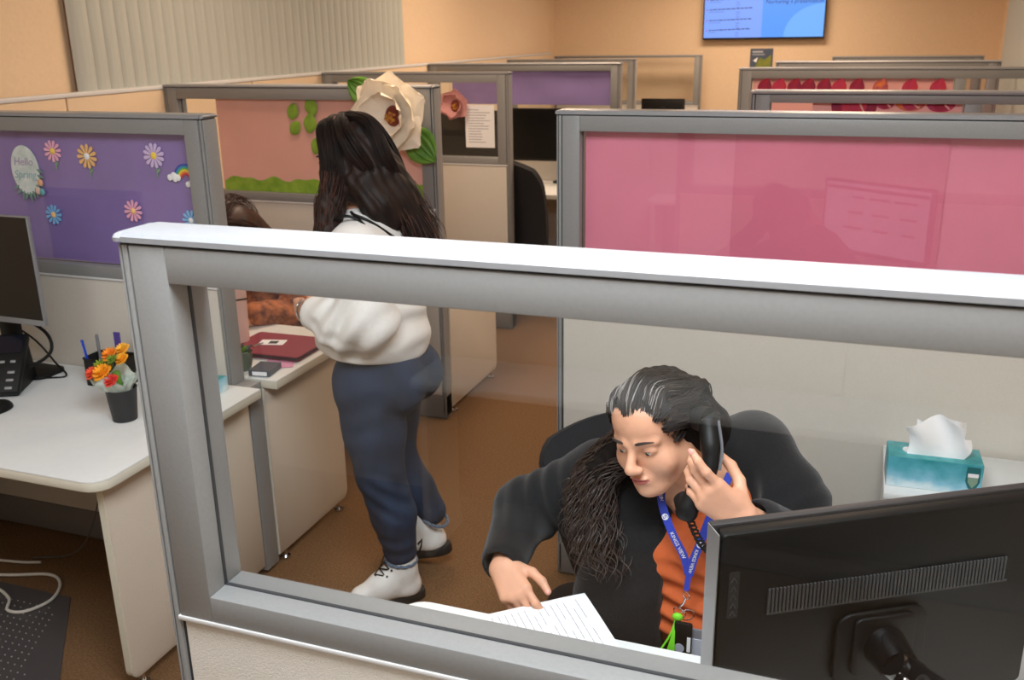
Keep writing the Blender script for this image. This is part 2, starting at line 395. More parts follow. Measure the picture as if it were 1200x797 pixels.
def hand_sdf(S, o, f, t, p, curls, thumb, sc=1.0, spread=0.06, wrist_from=None):
    """o wrist; f towards the knuckles; t thumb side; p palm side.  curls: four (a0, a1, a2) in radians, index first; thumb: three directions (in f, t, p)"""
    o = np.array(o, float); f = np.array(f, float); f /= np.linalg.norm(f)
    t = np.array(t, float); t -= f * (t @ f); t /= np.linalg.norm(t)
    p = np.array(p, float); p -= f * (p @ f) + t * (p @ t); p /= np.linalg.norm(p)
    w = lambda a, b, c: o + (f * a + t * b + p * c) * sc
    kn = [(0.083, 0.027), (0.087, 0.009), (0.083, -0.009), (0.075, -0.025)]
    ln = [(0.040, 0.024, 0.020), (0.044, 0.027, 0.021), (0.041, 0.025, 0.020), (0.032, 0.019, 0.018)]
    rr = [(0.0096, 0.0088, 0.0080, 0.0070), (0.0098, 0.0090, 0.0082, 0.0072), (0.0094, 0.0086, 0.0078, 0.0068), (0.0084, 0.0076, 0.0068, 0.0060)]
    for (a, b), r in zip(kn, (0.013, 0.0135, 0.013, 0.0115)):
        S.cone(w(0.006, b * 0.62, 0), w(a, b, 0), 0.017 * sc, r * sc, 0.014 * sc)
    S.ell(w(0.035, 0.022, 0.010), np.array((0.018,) * 3) * sc, None, 0.014)
    tips = []
    for i in range(4):
        a, b = kn[i]; pos = w(a, b, 0); ang = 0; sp = spread * (1.5 - i)
        for j in range(3):
            ang += curls[i][j]
            d = (f * math.cos(ang) + p * math.sin(ang)); d = d + t * sp * math.cos(ang); d /= np.linalg.norm(d)
            nx = pos + d * ln[i][j] * sc
            S.cone(pos, nx, rr[i][j] * sc, rr[i][j + 1] * sc, 0.004 if j else 0.007); pos = nx
        tips.append((pos, d))
    pos = w(0.018, 0.024, 0.006)
    for j, (dd, L, ra, rb) in enumerate(zip(thumb, (0.044, 0.032, 0.027), (0.016, 0.0115, 0.0105), (0.0115, 0.0105, 0.008))):
        d = f * dd[0] + t * dd[1] + p * dd[2]; d /= np.linalg.norm(d)
        nx = pos + d * L * sc; S.cone(pos, nx, ra * sc, rb * sc, 0.008 if j == 0 else 0.004); pos = nx
    tips.append((pos, d))
    return tips, -p

def nails(parent, tips, back, m):
    for pos, d in tips:
        n = np.array(back, float); n = n - d * (n @ d); n /= np.linalg.norm(n); s = np.cross(d, n)
        M = Matrix([[s[i] * 0.0052, d[i] * 0.0068, n[i] * 0.0016, pos[i] + n[i] * 0.0064 + d[i] * 0.001] for i in range(3)] + [[0, 0, 0, 1]])
        b = MB(); b.ball((0, 0, 0), 1.0, u=10, v=6); b.build('fingernail', m, parent, True, M)

def catmull(P, n):
    P = [np.array(p, float) for p in P]; P = [2 * P[0] - P[1]] + P + [2 * P[-1] - P[-2]]; out = []
    segs = len(P) - 3
    for i in range(n):
        u = i / (n - 1) * segs; k = min(int(u), segs - 1); t = u - k; a, b, c, d = P[k:k + 4]
        out.append(0.5 * ((2 * b) + (c - a) * t + (2 * a - 5 * b + 4 * c - d) * t * t + (3 * b - a - 3 * c + d) * t ** 3))
    return np.array(out)
def strands(name, guides, m, parent, n, npt, rad, curl=0.0, turns=0.0, grow=0.3, frizz=0.0, seed=1):
    """guides: list of (points, spread at root, spread at tip, weight)"""
    rs = np.random.RandomState(seed); wts = np.array([g[3] for g in guides], float); wts /= wts.sum()
    cu = bpy.data.curves.new(name, 'CURVE'); cu.dimensions = '3D'; cu.bevel_depth = rad; cu.bevel_resolution = 0; cu.use_fill_caps = False
    base = [catmull(g[0], npt) for g in guides]
    M = chain(parent).inverted()
    for _ in range(n):
        gi = rs.choice(len(guides), p=wts); g = guides[gi]
        off = rs.normal(size=3); off /= max(1.0, np.linalg.norm(off)) ; s = np.linspace(0, 1, npt)[:, None]
        P = base[gi] + off * (g[1] + (g[2] - g[1]) * s)
        if curl:
            d = np.gradient(base[gi], axis=0); d /= np.linalg.norm(d, axis=1)[:, None] + 1e-9
            u = np.cross(d, (0.31, 0.2, 0.93)); u /= np.linalg.norm(u, axis=1)[:, None] + 1e-9; v = np.cross(d, u)
            a = rs.uniform(0, 2 * PI) + s * 2 * PI * turns * rs.uniform(0.8, 1.2); amp = curl * np.clip((s - grow) / (1 - grow), 0, 1) ** 0.6
            P = P + (u * np.cos(a) + v * np.sin(a)) * amp * rs.uniform(0.6, 1.2)
        if frizz: P = P + np.cumsum(rs.normal(size=P.shape), 0) * frizz
        cut = max(6, int(npt * rs.uniform(0.72, 1.0)))
        sp = cu.splines.new('POLY'); sp.points.add(cut - 1)
        M4 = np.array(M); Q = P[:cut] @ M4[:3, :3].T + M4[:3, 3]
        co = np.ones((cut, 4)); co[:, :3] = Q; sp.points.foreach_set('co', co.ravel())
        sp.points.foreach_set('radius', np.concatenate([np.ones(cut - 4), [0.9, 0.75, 0.55, 0.25]]))
    o = bpy.data.objects.new(name, cu); COL.objects.link(o); cu.materials.append(m); o.parent = parent
    return o

# ================================================================== materials
M_wall = mat('peach_wall_paint', (230, 204, 172), 0.85, 0.02, 60, 0.12, 220)
M_ceil = mat('ceiling_tile', (235, 232, 226), 0.9, 0.04, 200, 0.2, 150)
M_carpet = mat('brown_carpet', (124, 94, 66), 0.98, 0.22, 140, 0.9, 420, spec=0.1)
M_alu = mat('grey_painted_metal', (138, 139, 139), 0.42, 0.03, 160, 0.03, 400)
M_cap = mat('pale_grey_cap', (146, 148, 152), 0.30, 0.02, 90)
M_groove = mat('dark_groove', (52, 54, 58), 0.7)
M_bead = mat('light_trim', (214, 215, 216), 0.35)
M_fabric = mat('oatmeal_panel_fabric', (206, 200, 190), 0.95, 0.05, 420, 0.35, 600, spec=0.15)
M_wallfab = mat('peach_panel_fabric', (222, 198, 168), 0.95, 0.05, 380, 0.3, 600, spec=0.15)
M_kick = mat('dark_kick_plate', (112, 108, 106), 0.6)
M_glass = glass_mat('clear_pane')
M_lam = mat('white_laminate', (228, 231, 230), 0.38, 0.012, 40)
M_edge = mat('pale_edge_band', (216, 212, 196), 0.45)
M_endp = mat('beige_end_panel', (206, 194, 178), 0.6, 0.03, 240)
M_black = mat('black_plastic', (11, 11, 11), 0.5, 0.1, 120, spec=0.3)
M_blackg = mat('glossy_black', (12, 12, 13), 0.18, coat=0.4)
M_screenoff = mat('dark_screen', (9, 9, 10), 0.28)
M_mesh = mat('black_mesh_fabric', (20, 20, 22), 0.85, 0.2, 300, 0.5, 500)
M_chrome = mat('chrome', (215, 215, 218), 0.15, metal=1.0)
M_silver = mat('silver_bezel', (150, 152, 155), 0.4, metal=0.4)
M_purple = mat('purple_paper', (150, 126, 190), 0.8, 0.06, 5, 0.15, 12)
M_purple2 = mat('lilac_tissue_paper', (150, 132, 190), 0.85, 0.05, 5, 0.5, 9)
M_pink = mat('pink_paper', (234, 134, 160), 0.8, 0.035, 4, 0.12, 10)
M_salmon = mat('rose_paper', (232, 178, 164), 0.8, 0.03, 5)
M_palepink = mat('pale_pink_paper', (240, 178, 172), 0.8)
M_white = mat('white_paper', (240, 241, 243), 0.75)
M_ink = mat('grey_ink', (150, 152, 160), 0.8)
M_darkink = mat('dark_ink', (60, 62, 66), 0.8)
M_green = mat('leaf_green_paper', (120, 162, 46), 0.7, rgb2=(150, 186, 66), scale=18)
M_dgreen = mat('deep_green_leaf', (84, 134, 44), 0.5, rgb2=(112, 160, 58), scale=14)
M_yellow = mat('yellow', (248, 214, 84), 0.7)
M_cableW = mat('white_cable', (214, 210, 200), 0.45)
M_added = mat('added_panel_diffuser', (250, 248, 244), 0.5, emit=((255, 250, 244), 1.2))  # glowing face of the added neutral panels
M_lampw = mat('warm_lamp_diffuser', (250, 236, 216), 0.5, emit=((255, 216, 168), 1.2))

# ================================================================== setting
XL, XR, YB, YF = -3.5, 1.15, 11.0, -1.9
def struct(name, mb, m, parent=None, smooth=None):
    o = mb.build(name, m, parent, smooth)
    if parent is None: o['kind'] = 'structure'
    return o
struct('floor', MB().box(XL - 0.2, XR + 0.2, YF - 0.2, YB + 0.2, -0.1, 0), M_carpet)
struct('ceiling', MB().box(XL - 0.2, XR + 0.2, YF - 0.2, YB + 0.2, CEIL, CEIL + 0.1), M_ceil)
struct('wall_back', MB().box(XL - 0.2, XR + 0.2, YB, YB + 0.15, 0, CEIL), M_wall)
struct('wall_front', MB().box(XL - 0.2, XR + 0.2, YF - 0.15, YF, 0, CEIL), M_wall)
# left wall has a window opening (behind the vertical blind); right wall too
WL = (3.66, 7.0, 0.95, 2.45)
lw = MB(); lw.box(XL - 0.15, XL, YF, WL[0], 0, CEIL); lw.box(XL - 0.15, XL, WL[1], YB, 0, CEIL); lw.box(XL - 0.15, XL, WL[0], WL[1], 0, WL[2]); lw.box(XL - 0.15, XL, WL[0], WL[1], WL[3], CEIL)
struct('wall_left', lw, M_wall)
WR = (3.2, 10.2, 1.0, 2.45)
rw = MB(); rw.box(XR, XR + 0.15, YF, WR[0], 0, CEIL); rw.box(XR, XR + 0.15, WR[1], YB, 0, CEIL); rw.box(XR, XR + 0.15, WR[0], WR[1], 0, WR[2]); rw.box(XR, XR + 0.15, WR[0], WR[1], WR[3], CEIL)
struct('wall_right', rw, M_wall)
M_night = mat('night_pane', (22, 26, 34), 0.08)
M_frame = mat('window_frame_bronze', (120, 100, 82), 0.5)
def window(name, x, y0, y1, z0, z1, sgn):
    m = MB()
    for a, b in ((y0, y0 + 0.05), (y1 - 0.05, y1), ((y0 + y1) / 2 - 0.025, (y0 + y1) / 2 + 0.025)): m.box(x - 0.03, x + 0.03, a, b, z0, z1)
    m.box(x - 0.03, x + 0.03, y0, y1, z0, z0 + 0.05); m.box(x - 0.03, x + 0.03, y0, y1, z1 - 0.05, z1)
    o = struct(name, m, M_frame)
    MB().box(x - 0.004, x + 0.004, y0 + 0.04, y1 - 0.04, z0 + 0.04, z1 - 0.04).build('pane', M_night, o)
window('window_1', XL - 0.09, WL[0], WL[1], WL[2], WL[3], 1)
window('window_2', XR + 0.09, WR[0], WR[1], WR[2], WR[3], -1)
tr = MB(); tr.box(XL, XL + 0.012, WL[1], WL[1] + 0.05, WL[2], WL[3]); tr.box(XL, XL + 0.012, WL[0] - 0.04, WL[0], WL[2], WL[3]); struct('trim_1', tr, mat('tan_window_trim', (150, 116, 86), 0.6))

M_slat = mat('vertical_blind_slat', (180, 184, 178), 0.6, 0.04, 60, 0.1, 300, stretch=(1, 1, 0.05))
def blind(label, x, y0, y1, z0, z1, ang, step, nm='vertical_blind'):
    t = thing(nm, label, 'blind', (x, (y0 + y1) / 2, z0))
    n = int((y1 - y0) / step); me = None
    for i in range(n):
        y = y0 + (i + 0.5) * step
        if me is None:
            b = MB()
            def f(u, v): s = (u - 0.5) * 0.098; return (0.014 * (1 - (2 * u - 1) ** 2), s, z0 + v * (z1 - z0 - 0.06))
            b.sheet(f, 6, 1, 0.0012, M=T(x, y, 0, ang)); o = b.build('slat', M_slat, t, True); me = o.data
        else:
            o = bpy.data.objects.new('slat', me); COL.objects.link(o); o.parent = t; o.location = (0, y - y0 - 0.5 * step, 0)
    MB().box(x - 0.03, x + 0.03, y0, y1, z1 - 0.06, z1, 0.004).build('head_rail', M_alu, t)
    return t
blind('closed beige vertical blind over the window of the left wall', XL + 0.050, WL[0] - 0.06, WL[1] - 0.005, 0.9, 2.5, math.radians(-20), 0.086)
blind('closed beige vertical blind along the right wall, at the right edge of the picture', XR - 0.045, WR[0] + 0.02, WR[1] - 0.02, 0.9, 2.5, math.radians(200), 0.086)

for k, (lx, ly, wx, wy, watts, colr, tone) in enumerate(LAMPS):  # white panels are added light sources, warm ones room lamps
    pl = {0: 'added in place of the bounced flash, over the front cubicle', 1: 'added for the flash over the left desk with the phone', 2: 'added behind the photographer to brighten the glass reflection', 3: 'over the cubicle of the red-haired person', 4: 'over the cubicle behind the pink partition', 5: 'over the far left cubicles', 6: 'over the far right cubicles', 7: 'in front of the television wall'}[k]
    t = thing('ceiling_or_added_light', '%s recessed ceiling light %s' % (tone, pl), 'light', (lx, ly, CEIL - 0.03))
    b = MB()
    for (a0, a1, c0, c1) in ((-wx / 2 - 0.03, wx / 2 + 0.03, -wy / 2 - 0.03, -wy / 2), (-wx / 2 - 0.03, wx / 2 + 0.03, wy / 2, wy / 2 + 0.03), (-wx / 2 - 0.03, -wx / 2, -wy / 2, wy / 2), (wx / 2, wx / 2 + 0.03, -wy / 2, wy / 2)):
        b.box(lx + a0, lx + a1, ly + c0, ly + c1, CEIL - 0.025, CEIL)
    b.build('frame', M_alu, t)
    MB().box(lx - wx / 2, lx + wx / 2, ly - wy / 2, ly + wy / 2, CEIL - 0.018, CEIL - 0.002).build('diffuser', M_added if tone == 'white' else M_lampw, t)

# ================================================================== cubicle partitions
def partition(label, x0, x1, yc, top=1.65, op=(1.126, 1.586), base=0.0, fab=None, rz=0.0, posts=(), th=0.076, glazed=True, fseams=(), ends=(True, True), cap_m=None, group=None):
    """panel wall of length x1-x0 along local x, centred on y=yc; window opening op between the posts; posts = extra mullions"""
    fab = fab or M_fabric
    t = thing('cubicle_partition', label, 'partition', ((x0 + x1) / 2, yc, 0), rz, group)
    cx = (x0 + x1) / 2; L = (x1 - x0) / 2; h = th / 2; K = T(cx, yc, 0, rz)
    # cap: rounded profile
    prof = [(-h - 0.003, top - 0.013), (-h - 0.003, top - 0.006), (-h + 0.002, top - 0.001), (-h + 0.008, top), (h - 0.008, top), (h - 0.002, top - 0.001), (h + 0.003, top - 0.006), (h + 0.003, top - 0.013)]
    c = MB(); c.prism(prof, -L + 0.012, L - 0.012, 'x')
    for s in (-1, 1): c.prism([(u * 0.985, v if v < top - 0.012 else v - 0.0015) for u, v in prof], s * (L - 0.012) if s > 0 else -L - 0.004, L + 0.004 if s > 0 else -(L - 0.012), 'x', 0.005)
    c.build('top_cap', cap_m or M_cap, t, 0.5, K)
    MB().box(-L + 0.005, L - 0.005, -h + 0.004, h - 0.004, top - 0.018, top - 0.012).build('cap_groove', M_groove, t, None, K)
    pw = 0.06; e = 0.016; zt = top - 0.017
    for s in (-1, 1):
        a, b2 = (s * L, s * (L - 0.004)); MB().box(min(a, b2), max(a, b2), -h + 0.004, h - 0.004, base + 0.02, zt, 0.0015).build('end_strip', M_alu, t, 0.5, K)
        a, b2 = (s * (L - 0.003), s * (L - 0.008)); MB().box(min(a, b2), max(a, b2), -h + 0.012, h - 0.012, base + 0.02, zt).build('trim_groove', M_groove, t, None, K)
        a, b2 = (s * (L - 0.007), s * (L - e)); MB().box(min(a, b2), max(a, b2), -h + 0.002, h - 0.002, base + 0.02, zt, 0.002).build('end_trim', M_alu, t, 0.5, K)
        a, b2 = (s * (L - e), s * (L - e - 0.004)); MB().box(min(a, b2), max(a, b2), -h + 0.008, h - 0.008, base + 0.02, zt).build('trim_groove', M_groove, t, None, K)
        a, b2 = (s * (L - e - 0.004), s * (L - e - pw)); MB().box(min(a, b2), max(a, b2), -h, h, op[0] - 0.041, zt, 0.0015).build('post', M_alu, t, 0.5, K)
    xi = L - e - pw
    MB().box(-xi, xi, -h, h, op[1], zt, 0.0015).build('rail', M_alu, t, 0.5, K)
    MB().box(-xi, xi, -h, h, op[0] - 0.041, op[0], 0.0015).build('rail', M_alu, t, 0.5, K)
    bx = MB()
    for (u0, u1, v0, v1) in ((-xi, xi, op[0], op[0] + 0.0015), (-xi, xi, op[1] - 0.0015, op[1]), (-xi, -xi + 0.0015, op[0], op[1]), (xi - 0.0015, xi, op[0], op[1])): bx.box(u0, u1, -0.0028, 0.0028, v0, v1)
    bx.build('glazing_gasket', M_groove, t, None, K)
    if glazed: MB().box(-xi, xi, -0.002, 0.002, op[0] + 0.0008, op[1] - 0.0008).build('glass_pane', M_glass, t, None, K)
    for px in posts: MB().box(px - cx - 0.03, px - cx + 0.03, -h, h, op[0], op[1], 0.0015).build('mullion', M_alu, t, 0.5, K)
    zf = op[0] - 0.049
    MB().box(-L + e, L - e, -h - 0.002, h + 0.002, zf, zf + 0.008, 0.002).build('trim_bead', M_bead, t, 0.5, K)
    xs = [-L + e + 0.004] + [q - cx for q in fseams] + [L - e - 0.004]
    for a, b2 in zip(xs, xs[1:]): MB().box(a + 0.002, b2 - 0.002, -h + 0.004, h - 0.004, base + 0.13, zf, 0.004).build('fabric_panel', fab, t, 0.5, K)
    MB().box(-L, L, -h + 0.002, h - 0.002, base + 0.008, base + 0.13, 0.004).build('kick_plate', M_kick, t, 0.5, K)
    fb = MB()
    for s in (-1, 1): fb.lathe([(0, 0), (0.018, 0), (0.018, 0.012), (0.006, 0.014), (0.006, 0.03), (0, 0.03)], (s * (L - 0.04), 0, base), 10)
    fb.build('levelling_foot', M_chrome, t, 0.6, K)
    return t

partition('near grey cubicle partition with a clear window in front of the woman on the phone', -0.895, 1.13, 0.99)
partition('grey partition with a big pink-papered window behind the seated woman', -0.918, 1.12, 2.94)
pp = partition('grey partition with purple-papered window and daisies, at the left edge', -3.4, -1.98, 2.59, top=1.65)
MB().box(-1.979, -1.916, 2.5535, 2.6285, 0.02, 0.735, 0.003).build('filler_post', M_alu, pp, 0.5)
partition('partition with rose paper and giant paper flowers, left of the aisle', -3.4, -1.885, 4.14, top=1.657)
partition('partition with the pink paper flower and a pinned document in its window', -3.4, -2.095, 5.69, top=1.65)
partition('partition with lilac tissue paper, behind the dark office chair', -3.4, -1.80, 7.34, top=1.648)
partition('narrow plain partition seen between the lilac one and the far bare one', -3.4, -2.115, 9.2, top=1.622)
partition('far bare partition with an empty clear window, against the back wall', -3.4, -1.745, 10.72, top=1.612)
partition('grey-brown partition with big purple and red paper tulips, first behind the pink one', -0.452, 1.12, 4.04, top=1.646, op=(1.126, 1.598), posts=(0.36,), fseams=(0.36,))
partition('grey-brown partition with a row of dark red paper petals, second behind the pink one', -0.775, 1.12, 6.2, top=1.650, posts=(0.47,), fseams=(0.47,))
partition('third plain partition behind the pink one, right side', -0.67, 0.80, 7.4, top=1.648)
partition('farthest low plain partition on the right side, before the back wall', -0.345, 0.84, 9.0, top=1.634)
# wall runs: panels along both side walls
def wall_run(label, x, y0, y1, face, top, m, step=1.535):
    t = thing('wall_panel_run', label, 'partition', (x, (y0 + y1) / 2, 0))
    n = max(1, round((y1 - y0) / step)); d = (y1 - y0) / n
    for i in range(n):
        MB().box(x - 0.02, x + 0.02, y0 + i * d + 0.004, y0 + (i + 1) * d - 0.004, 0.1, top - 0.02, 0.005).build('fabric_panel', m, t, 0.5)
    MB().box(x - 0.012, x + 0.012, y0, y1, 0.1, top - 0.024).build('core', mat('tan_joint', (150, 112, 80), 0.8), t)
    MB().box(x - 0.026, x + 0.026, y0, y1, top - 0.02, top, 0.004).build('top_cap', M_bead if face > 0 else M_cap, t, 0.5)
    MB().box(x - 0.018, x + 0.018, y0, y1, 0.0, 0.1).build('kick_plate', M_kick, t)
    return t
wall_run('long low run of peach fabric panels along the left wall under the blind', XL + 0.075, 0.6, 10.6, 1, 1.652, M_wallfab)
wall_run('run of pale fabric panels along the right wall, behind the tulip partitions', XR - 0.16 + 0.135, 3.1, 10.2, -1, 1.62, M_fabric)
# desk and panel behind the photographer (mirrored in the near pane)
partition('pale partition behind the photographer, mirrored in the near glass', -2.3, 1.1, -1.2, op=(1.24, 1.587), fseams=(-1.5, 0.0))
dk = thing('desk', 'white desk behind the photographer, mirrored in the near glass', 'desk', (-0.7, -1.02, 0))
MB().prism(rrect(-1.45, 0.9, -1.155, -0.85, 0.03), 0.685, 0.715, 'z', 0.004).build('desktop', M_lam, dk, 0.5)
MB().box(-1.42, -1.39, -1.15, -0.87, 0.01, 0.684).build('end_panel', M_endp, dk); MB().box(0.84, 0.87, -1.15, -0.87, 0.01, 0.684).build('end_panel', M_endp, dk)
MB().box(-1.385, 0.835, -1.15, -1.13, 0.14, 0.684).build('modesty_panel', mat('black_modesty', (24, 24, 25), 0.7), dk)

# ------------------------------------------------------------------ window papers (pinned on or behind the panes)
def paper(name, label, cat, x0, x1, z0, z1, y, m, wr=0.0015, n=(16, 8), edge=None, group=None, seed=0):
    b = MB()
    def f(u, v):
        x = x0 + (x1 - x0) * u; z = z0 + (z1 - z0) * v
        return (x, y - wr * (1 + math.sin(u * 9.1 + v * 3 + seed) * 0.6 + math.sin(v * 7.3 - u * 4 + seed) * 0.4), z)
    b.sheet(f, n[0], n[1], 0.0006); o = b.build(name, m, None, True); return tag(o, label, cat, group)
paper('purple_backing_paper', 'purple paper filling the left partition window behind the daisies', 'paper', -3.32, -2.75, 1.128, 1.584, 2.601, M_purple, seed=1)
paper('purple_backing_paper', 'purple paper sheet under the rainbow sticker, right part of that window', 'paper', -2.765, -2.06, 1.128, 1.584, 2.5985, M_purple, seed=4)
paper('pink_backing_paper', 'pink paper sheet, left one of the large window behind the woman', 'paper', -0.835, -0.335, 1.128, 1.583, 2.953, M_pink, seed=2)
paper('pink_backing_paper', 'pink paper sheet, middle one of the large window behind the woman', 'paper', -0.37, 0.22, 1.128, 1.583, 2.9510, mat('pink_paper_deep', (226, 120, 148), 0.8, 0.035, 4, 0.12, 10), seed=3)
paper('pink_backing_paper', 'pink paper sheet at the right end of the large window', 'paper', 0.20, 1.04, 1.128, 1.583, 2.958, M_pink, seed=6)
paper('rose_backing_paper', 'rose paper behind the giant white paper flower', 'paper', -3.11, -1.965, 1.128, 1.585, 4.134, M_salmon, seed=2)
paper('lilac_tissue_sheet', 'crumpled lilac tissue sheet, wide right one over the dark chair', 'paper', -2.70, -1.88, 1.33, 1.585, 7.333, M_purple2, 0.004, (30, 12), seed=2)
paper('lilac_tissue_sheet', 'lilac tissue sheet, left one behind the pink paper flower', 'paper', -3.2, -2.68, 1.33, 1.585, 7.3335, M_purple2, 0.004, (20, 12), seed=5)
paper('pale_pink_sheet', 'pale pink sheet behind the big paper tulips on the right', 'paper', -0.215, 0.325, 1.128, 1.597, 4.0345, M_palepink, seed=1)
paper('pale_pink_sheet', 'pale pink sheet behind the row of dark red paper petals', 'paper', -0.69, 0.435, 1.128, 1.585, 6.194, M_palepink, seed=3)
# grass strip under the rose paper
b = MB(); xs = np.linspace(-3.10, -1.968, 46)
for i, (a, c2) in enumerate(zip(xs, xs[1:])):
    pass
top = [(x, 1.180 + 0.020 * abs(math.sin((x + 3.1) * 16)) + 0.006 * math.sin(x * 51)) for x in np.linspace(-1.968, -3.10, 90)]
b.prism([(-3.10, 1.128), (-1.968, 1.128)] + top, 4.1275, 4.1285, 'y')
tag(b.build('paper_grass_strip', M_green), 'scalloped green paper grass along the bottom of the rose window', 'decoration')

# ================================================================== decorations on the partitions
def daisy(label, x, z, r, y, pm, cm, stem=True, n=11, rot=0.0, gm=None):
    t = thing('paper_daisy', label, 'flower decoration', (x, y, z), 0)
    for k in range(n):
        a = rot + 2 * PI * k / n; b = MB()
        M = T(x, y - 0.002, z) @ Matrix.Rotation(-a, 4, 'Y')
        b.prism([(0.22 * r, 0.04 * r), (0.5 * r, 0.10 * r), (0.88 * r, 0.165 * r), (1.04 * r, 0.08 * r), (1.04 * r, -0.08 * r), (0.88 * r, -0.165 * r), (0.5 * r, -0.10 * r), (0.22 * r, -0.04 * r)], -0.0022, 0.0, 'y', 0, M)
        b.build('petal', pm, t)
    MB().ball((x, y - 0.004, z), (0.3 * r, 0.004, 0.3 * r)).build('centre', cm, t, True)
    if stem:
        b = MB(); b.box(x - 0.03 * r + 0.1 * r, x + 0.16 * r, y - 0.0015, y, z - 1.8 * r, z - 0.9 * r)
        b.prism([(x + 0.05 * r, z - 1.55 * r), (x + 0.4 * r, z - 1.25 * r), (x + 0.42 * r, z - 1.0 * r), (x + 0.15 * r, z - 1.25 * r)], y - 0.0018, y - 0.0003, 'y')
        b.build('stem', gm, t)
M_dpink = mat('daisy_pink', (250, 186, 214), 0.7); M_dor = mat('daisy_apricot', (250, 200, 136), 0.7); M_dlil = mat('daisy_lilac', (220, 198, 240), 0.7); M_dblu = mat('daisy_blue', (140, 196, 245), 0.7)
M_stem = mat('pale_green_stem', (132, 176, 132), 0.7)
yd = 2.5925
daisy('pink paper daisy at the top left, beside the round plaque', -2.648, 1.516, 0.036, yd, M_dpink, M_yellow, True, 11, 0.1, M_stem)
daisy('apricot paper daisy with a white centre, top middle of the purple window', -2.50, 1.502, 0.040, yd, M_dor, M_white, True, 11, 0.3, M_stem)
daisy('lilac paper daisy with a wide yellow centre, left of the rainbow', -2.218, 1.512, 0.040, yd, M_dlil, M_yellow, True, 12, 0.2, M_stem)
daisy('light blue paper daisy at the lower left, under the round plaque', -2.69, 1.292, 0.034, yd, M_dblu, M_dor, False, 11, 0.0)
daisy('pink paper daisy low in the purple window, just above the near partition corner', -2.335, 1.322, 0.036, yd, M_dpink, M_dor, False, 11, 0.4)
daisy('blue paper daisy half hidden behind the near partition cap, lower right', -2.098, 1.300, 0.034, yd, M_dblu, M_white, False, 11, 0.2)
# round plaque
t = thing('round_plaque', 'round white plaque with leafy rim and the words Hello Spring', 'plaque', (-2.785, yd, 1.36))
b = MB(); b.prism([(-2.785 + 0.062 * math.cos(a), 1.447 + 0.086 * math.sin(a)) for a in np.linspace(0, 2 * PI, 40)[:-1]], yd - 0.005, yd - 0.001, 'y'); b.build('board', mat('plaque_white', (226, 232, 232), 0.7, rgb2=(196, 210, 206), scale=26), t)
for tx, sz, wd in ((1.475, 0.040, 'Hello'), (1.43, 0.040, 'Spring')):
    text_part('lettering', wd, sz, T(-2.788, yd - 0.006, tx) @ Matrix.Rotation(PI / 2, 4, 'X'), mat('plaque_lettering', (176, 160, 190) if wd == 'Hello' else (150, 186, 190), 0.7), t, shear=0.2)
for k, a in enumerate(np.linspace(3.9, 6.3, 11)):
    px, pz = -2.785 + 0.062 * math.cos(a), 1.447 + 0.086 * math.sin(a)
    b = MB(); M = T(px, yd - 0.006, pz) @ Matrix.Rotation(-(a + random.uniform(-0.5, 0.5)), 4, 'Y')
    b.prism([(-0.008, 0), (0.004, 0.006), (0.026, 0.0), (0.004, -0.006)], -0.002, 0, 'y', 0, M); b.build('leaf', mat('plaque_leaf', (120, 150, 140), 0.7), t)
for k, (px, pz, c2) in enumerate(((-2.722, 1.405, (228, 176, 140)), (-2.737, 1.375, (222, 190, 176)), (-2.72, 1.372, (110, 170, 180)))):
    MB().ball((px, yd - 0.008, pz), (0.012, 0.005, 0.013)).build('flower', mat('plaque_flower', c2, 0.7), t, True)
# rainbow
t = thing('rainbow_sticker', 'small rainbow sticker with two white clouds', 'sticker', (-2.105, yd, 1.43))
for k, c2 in enumerate(((54, 72, 168), (40, 140, 190), (96, 180, 90), (250, 214, 70), (240, 140, 60), (214, 60, 70))):
    r1, r0 = 0.052 - k * 0.0062, 0.052 - (k + 1) * 0.0062
    pts = [(-2.1 + r1 * math.cos(a) * 0.95, 1.437 + r1 * math.sin(a)) for a in np.linspace(-0.1, PI - 0.2, 18)] + [(-2.1 + r0 * math.cos(a) * 0.95, 1.437 + r0 * math.sin(a)) for a in np.linspace(PI - 0.2, -0.1, 18)]
    MB().prism(pts, yd - 0.002, yd, 'y').build('arc', mat('rainbow_band', c2, 0.7), t)
for cx, cz, s in ((-2.146, 1.442, 1.0), (-2.078, 1.421, 0.9)):
    b = MB()
    for dx, dz, rr in ((-0.016, 0, 0.011), (0, 0.004, 0.014), (0.016, 0, 0.011), (0.004, -0.004, 0.011)): b.ball((cx + dx * s, yd - 0.004, cz + dz), (rr * s, 0.003, rr * s))
    b.build('cloud', M_white, t, True)
# leaves on the rose paper
for k, (lx, lz, s, rot, lab) in enumerate(((-2.655, 1.532, 1.0, 0.4, 'upper left one of the pair'), (-2.648, 1.452, 0.95, 0.7, 'lower left one of the pair'), (-2.552, 1.556, 1.1, -0.2, 'topmost one on the right'), (-2.562, 1.476, 1.15, 0.25, 'below the topmost one on the right'), (-2.53, 1.37, 1.1, 0.5, 'lowest, beside the standing woman'))):
    b = MB(); M = T(lx, 4.123, lz) @ Matrix.Rotation(rot, 4, 'Y')
    def lf(u, v):
        w = 0.032 * math.sin(PI * min(1, v * 0.93 + 0.07)) ** 0.8; return ((u - 0.5) * 2 * w * s, -0.006 * (1 - abs(2 * u - 1)) - 0.004 * v, (v - 0.5) * 0.085 * s)
    b.sheet(lf, 4, 8, 0.0008, M); tag(b.build('paper_leaf', M_green, None, 0.3), 'green paper leaf on the rose paper, %s' % lab, 'leaf decoration', 'paper leaves on the rose paper')

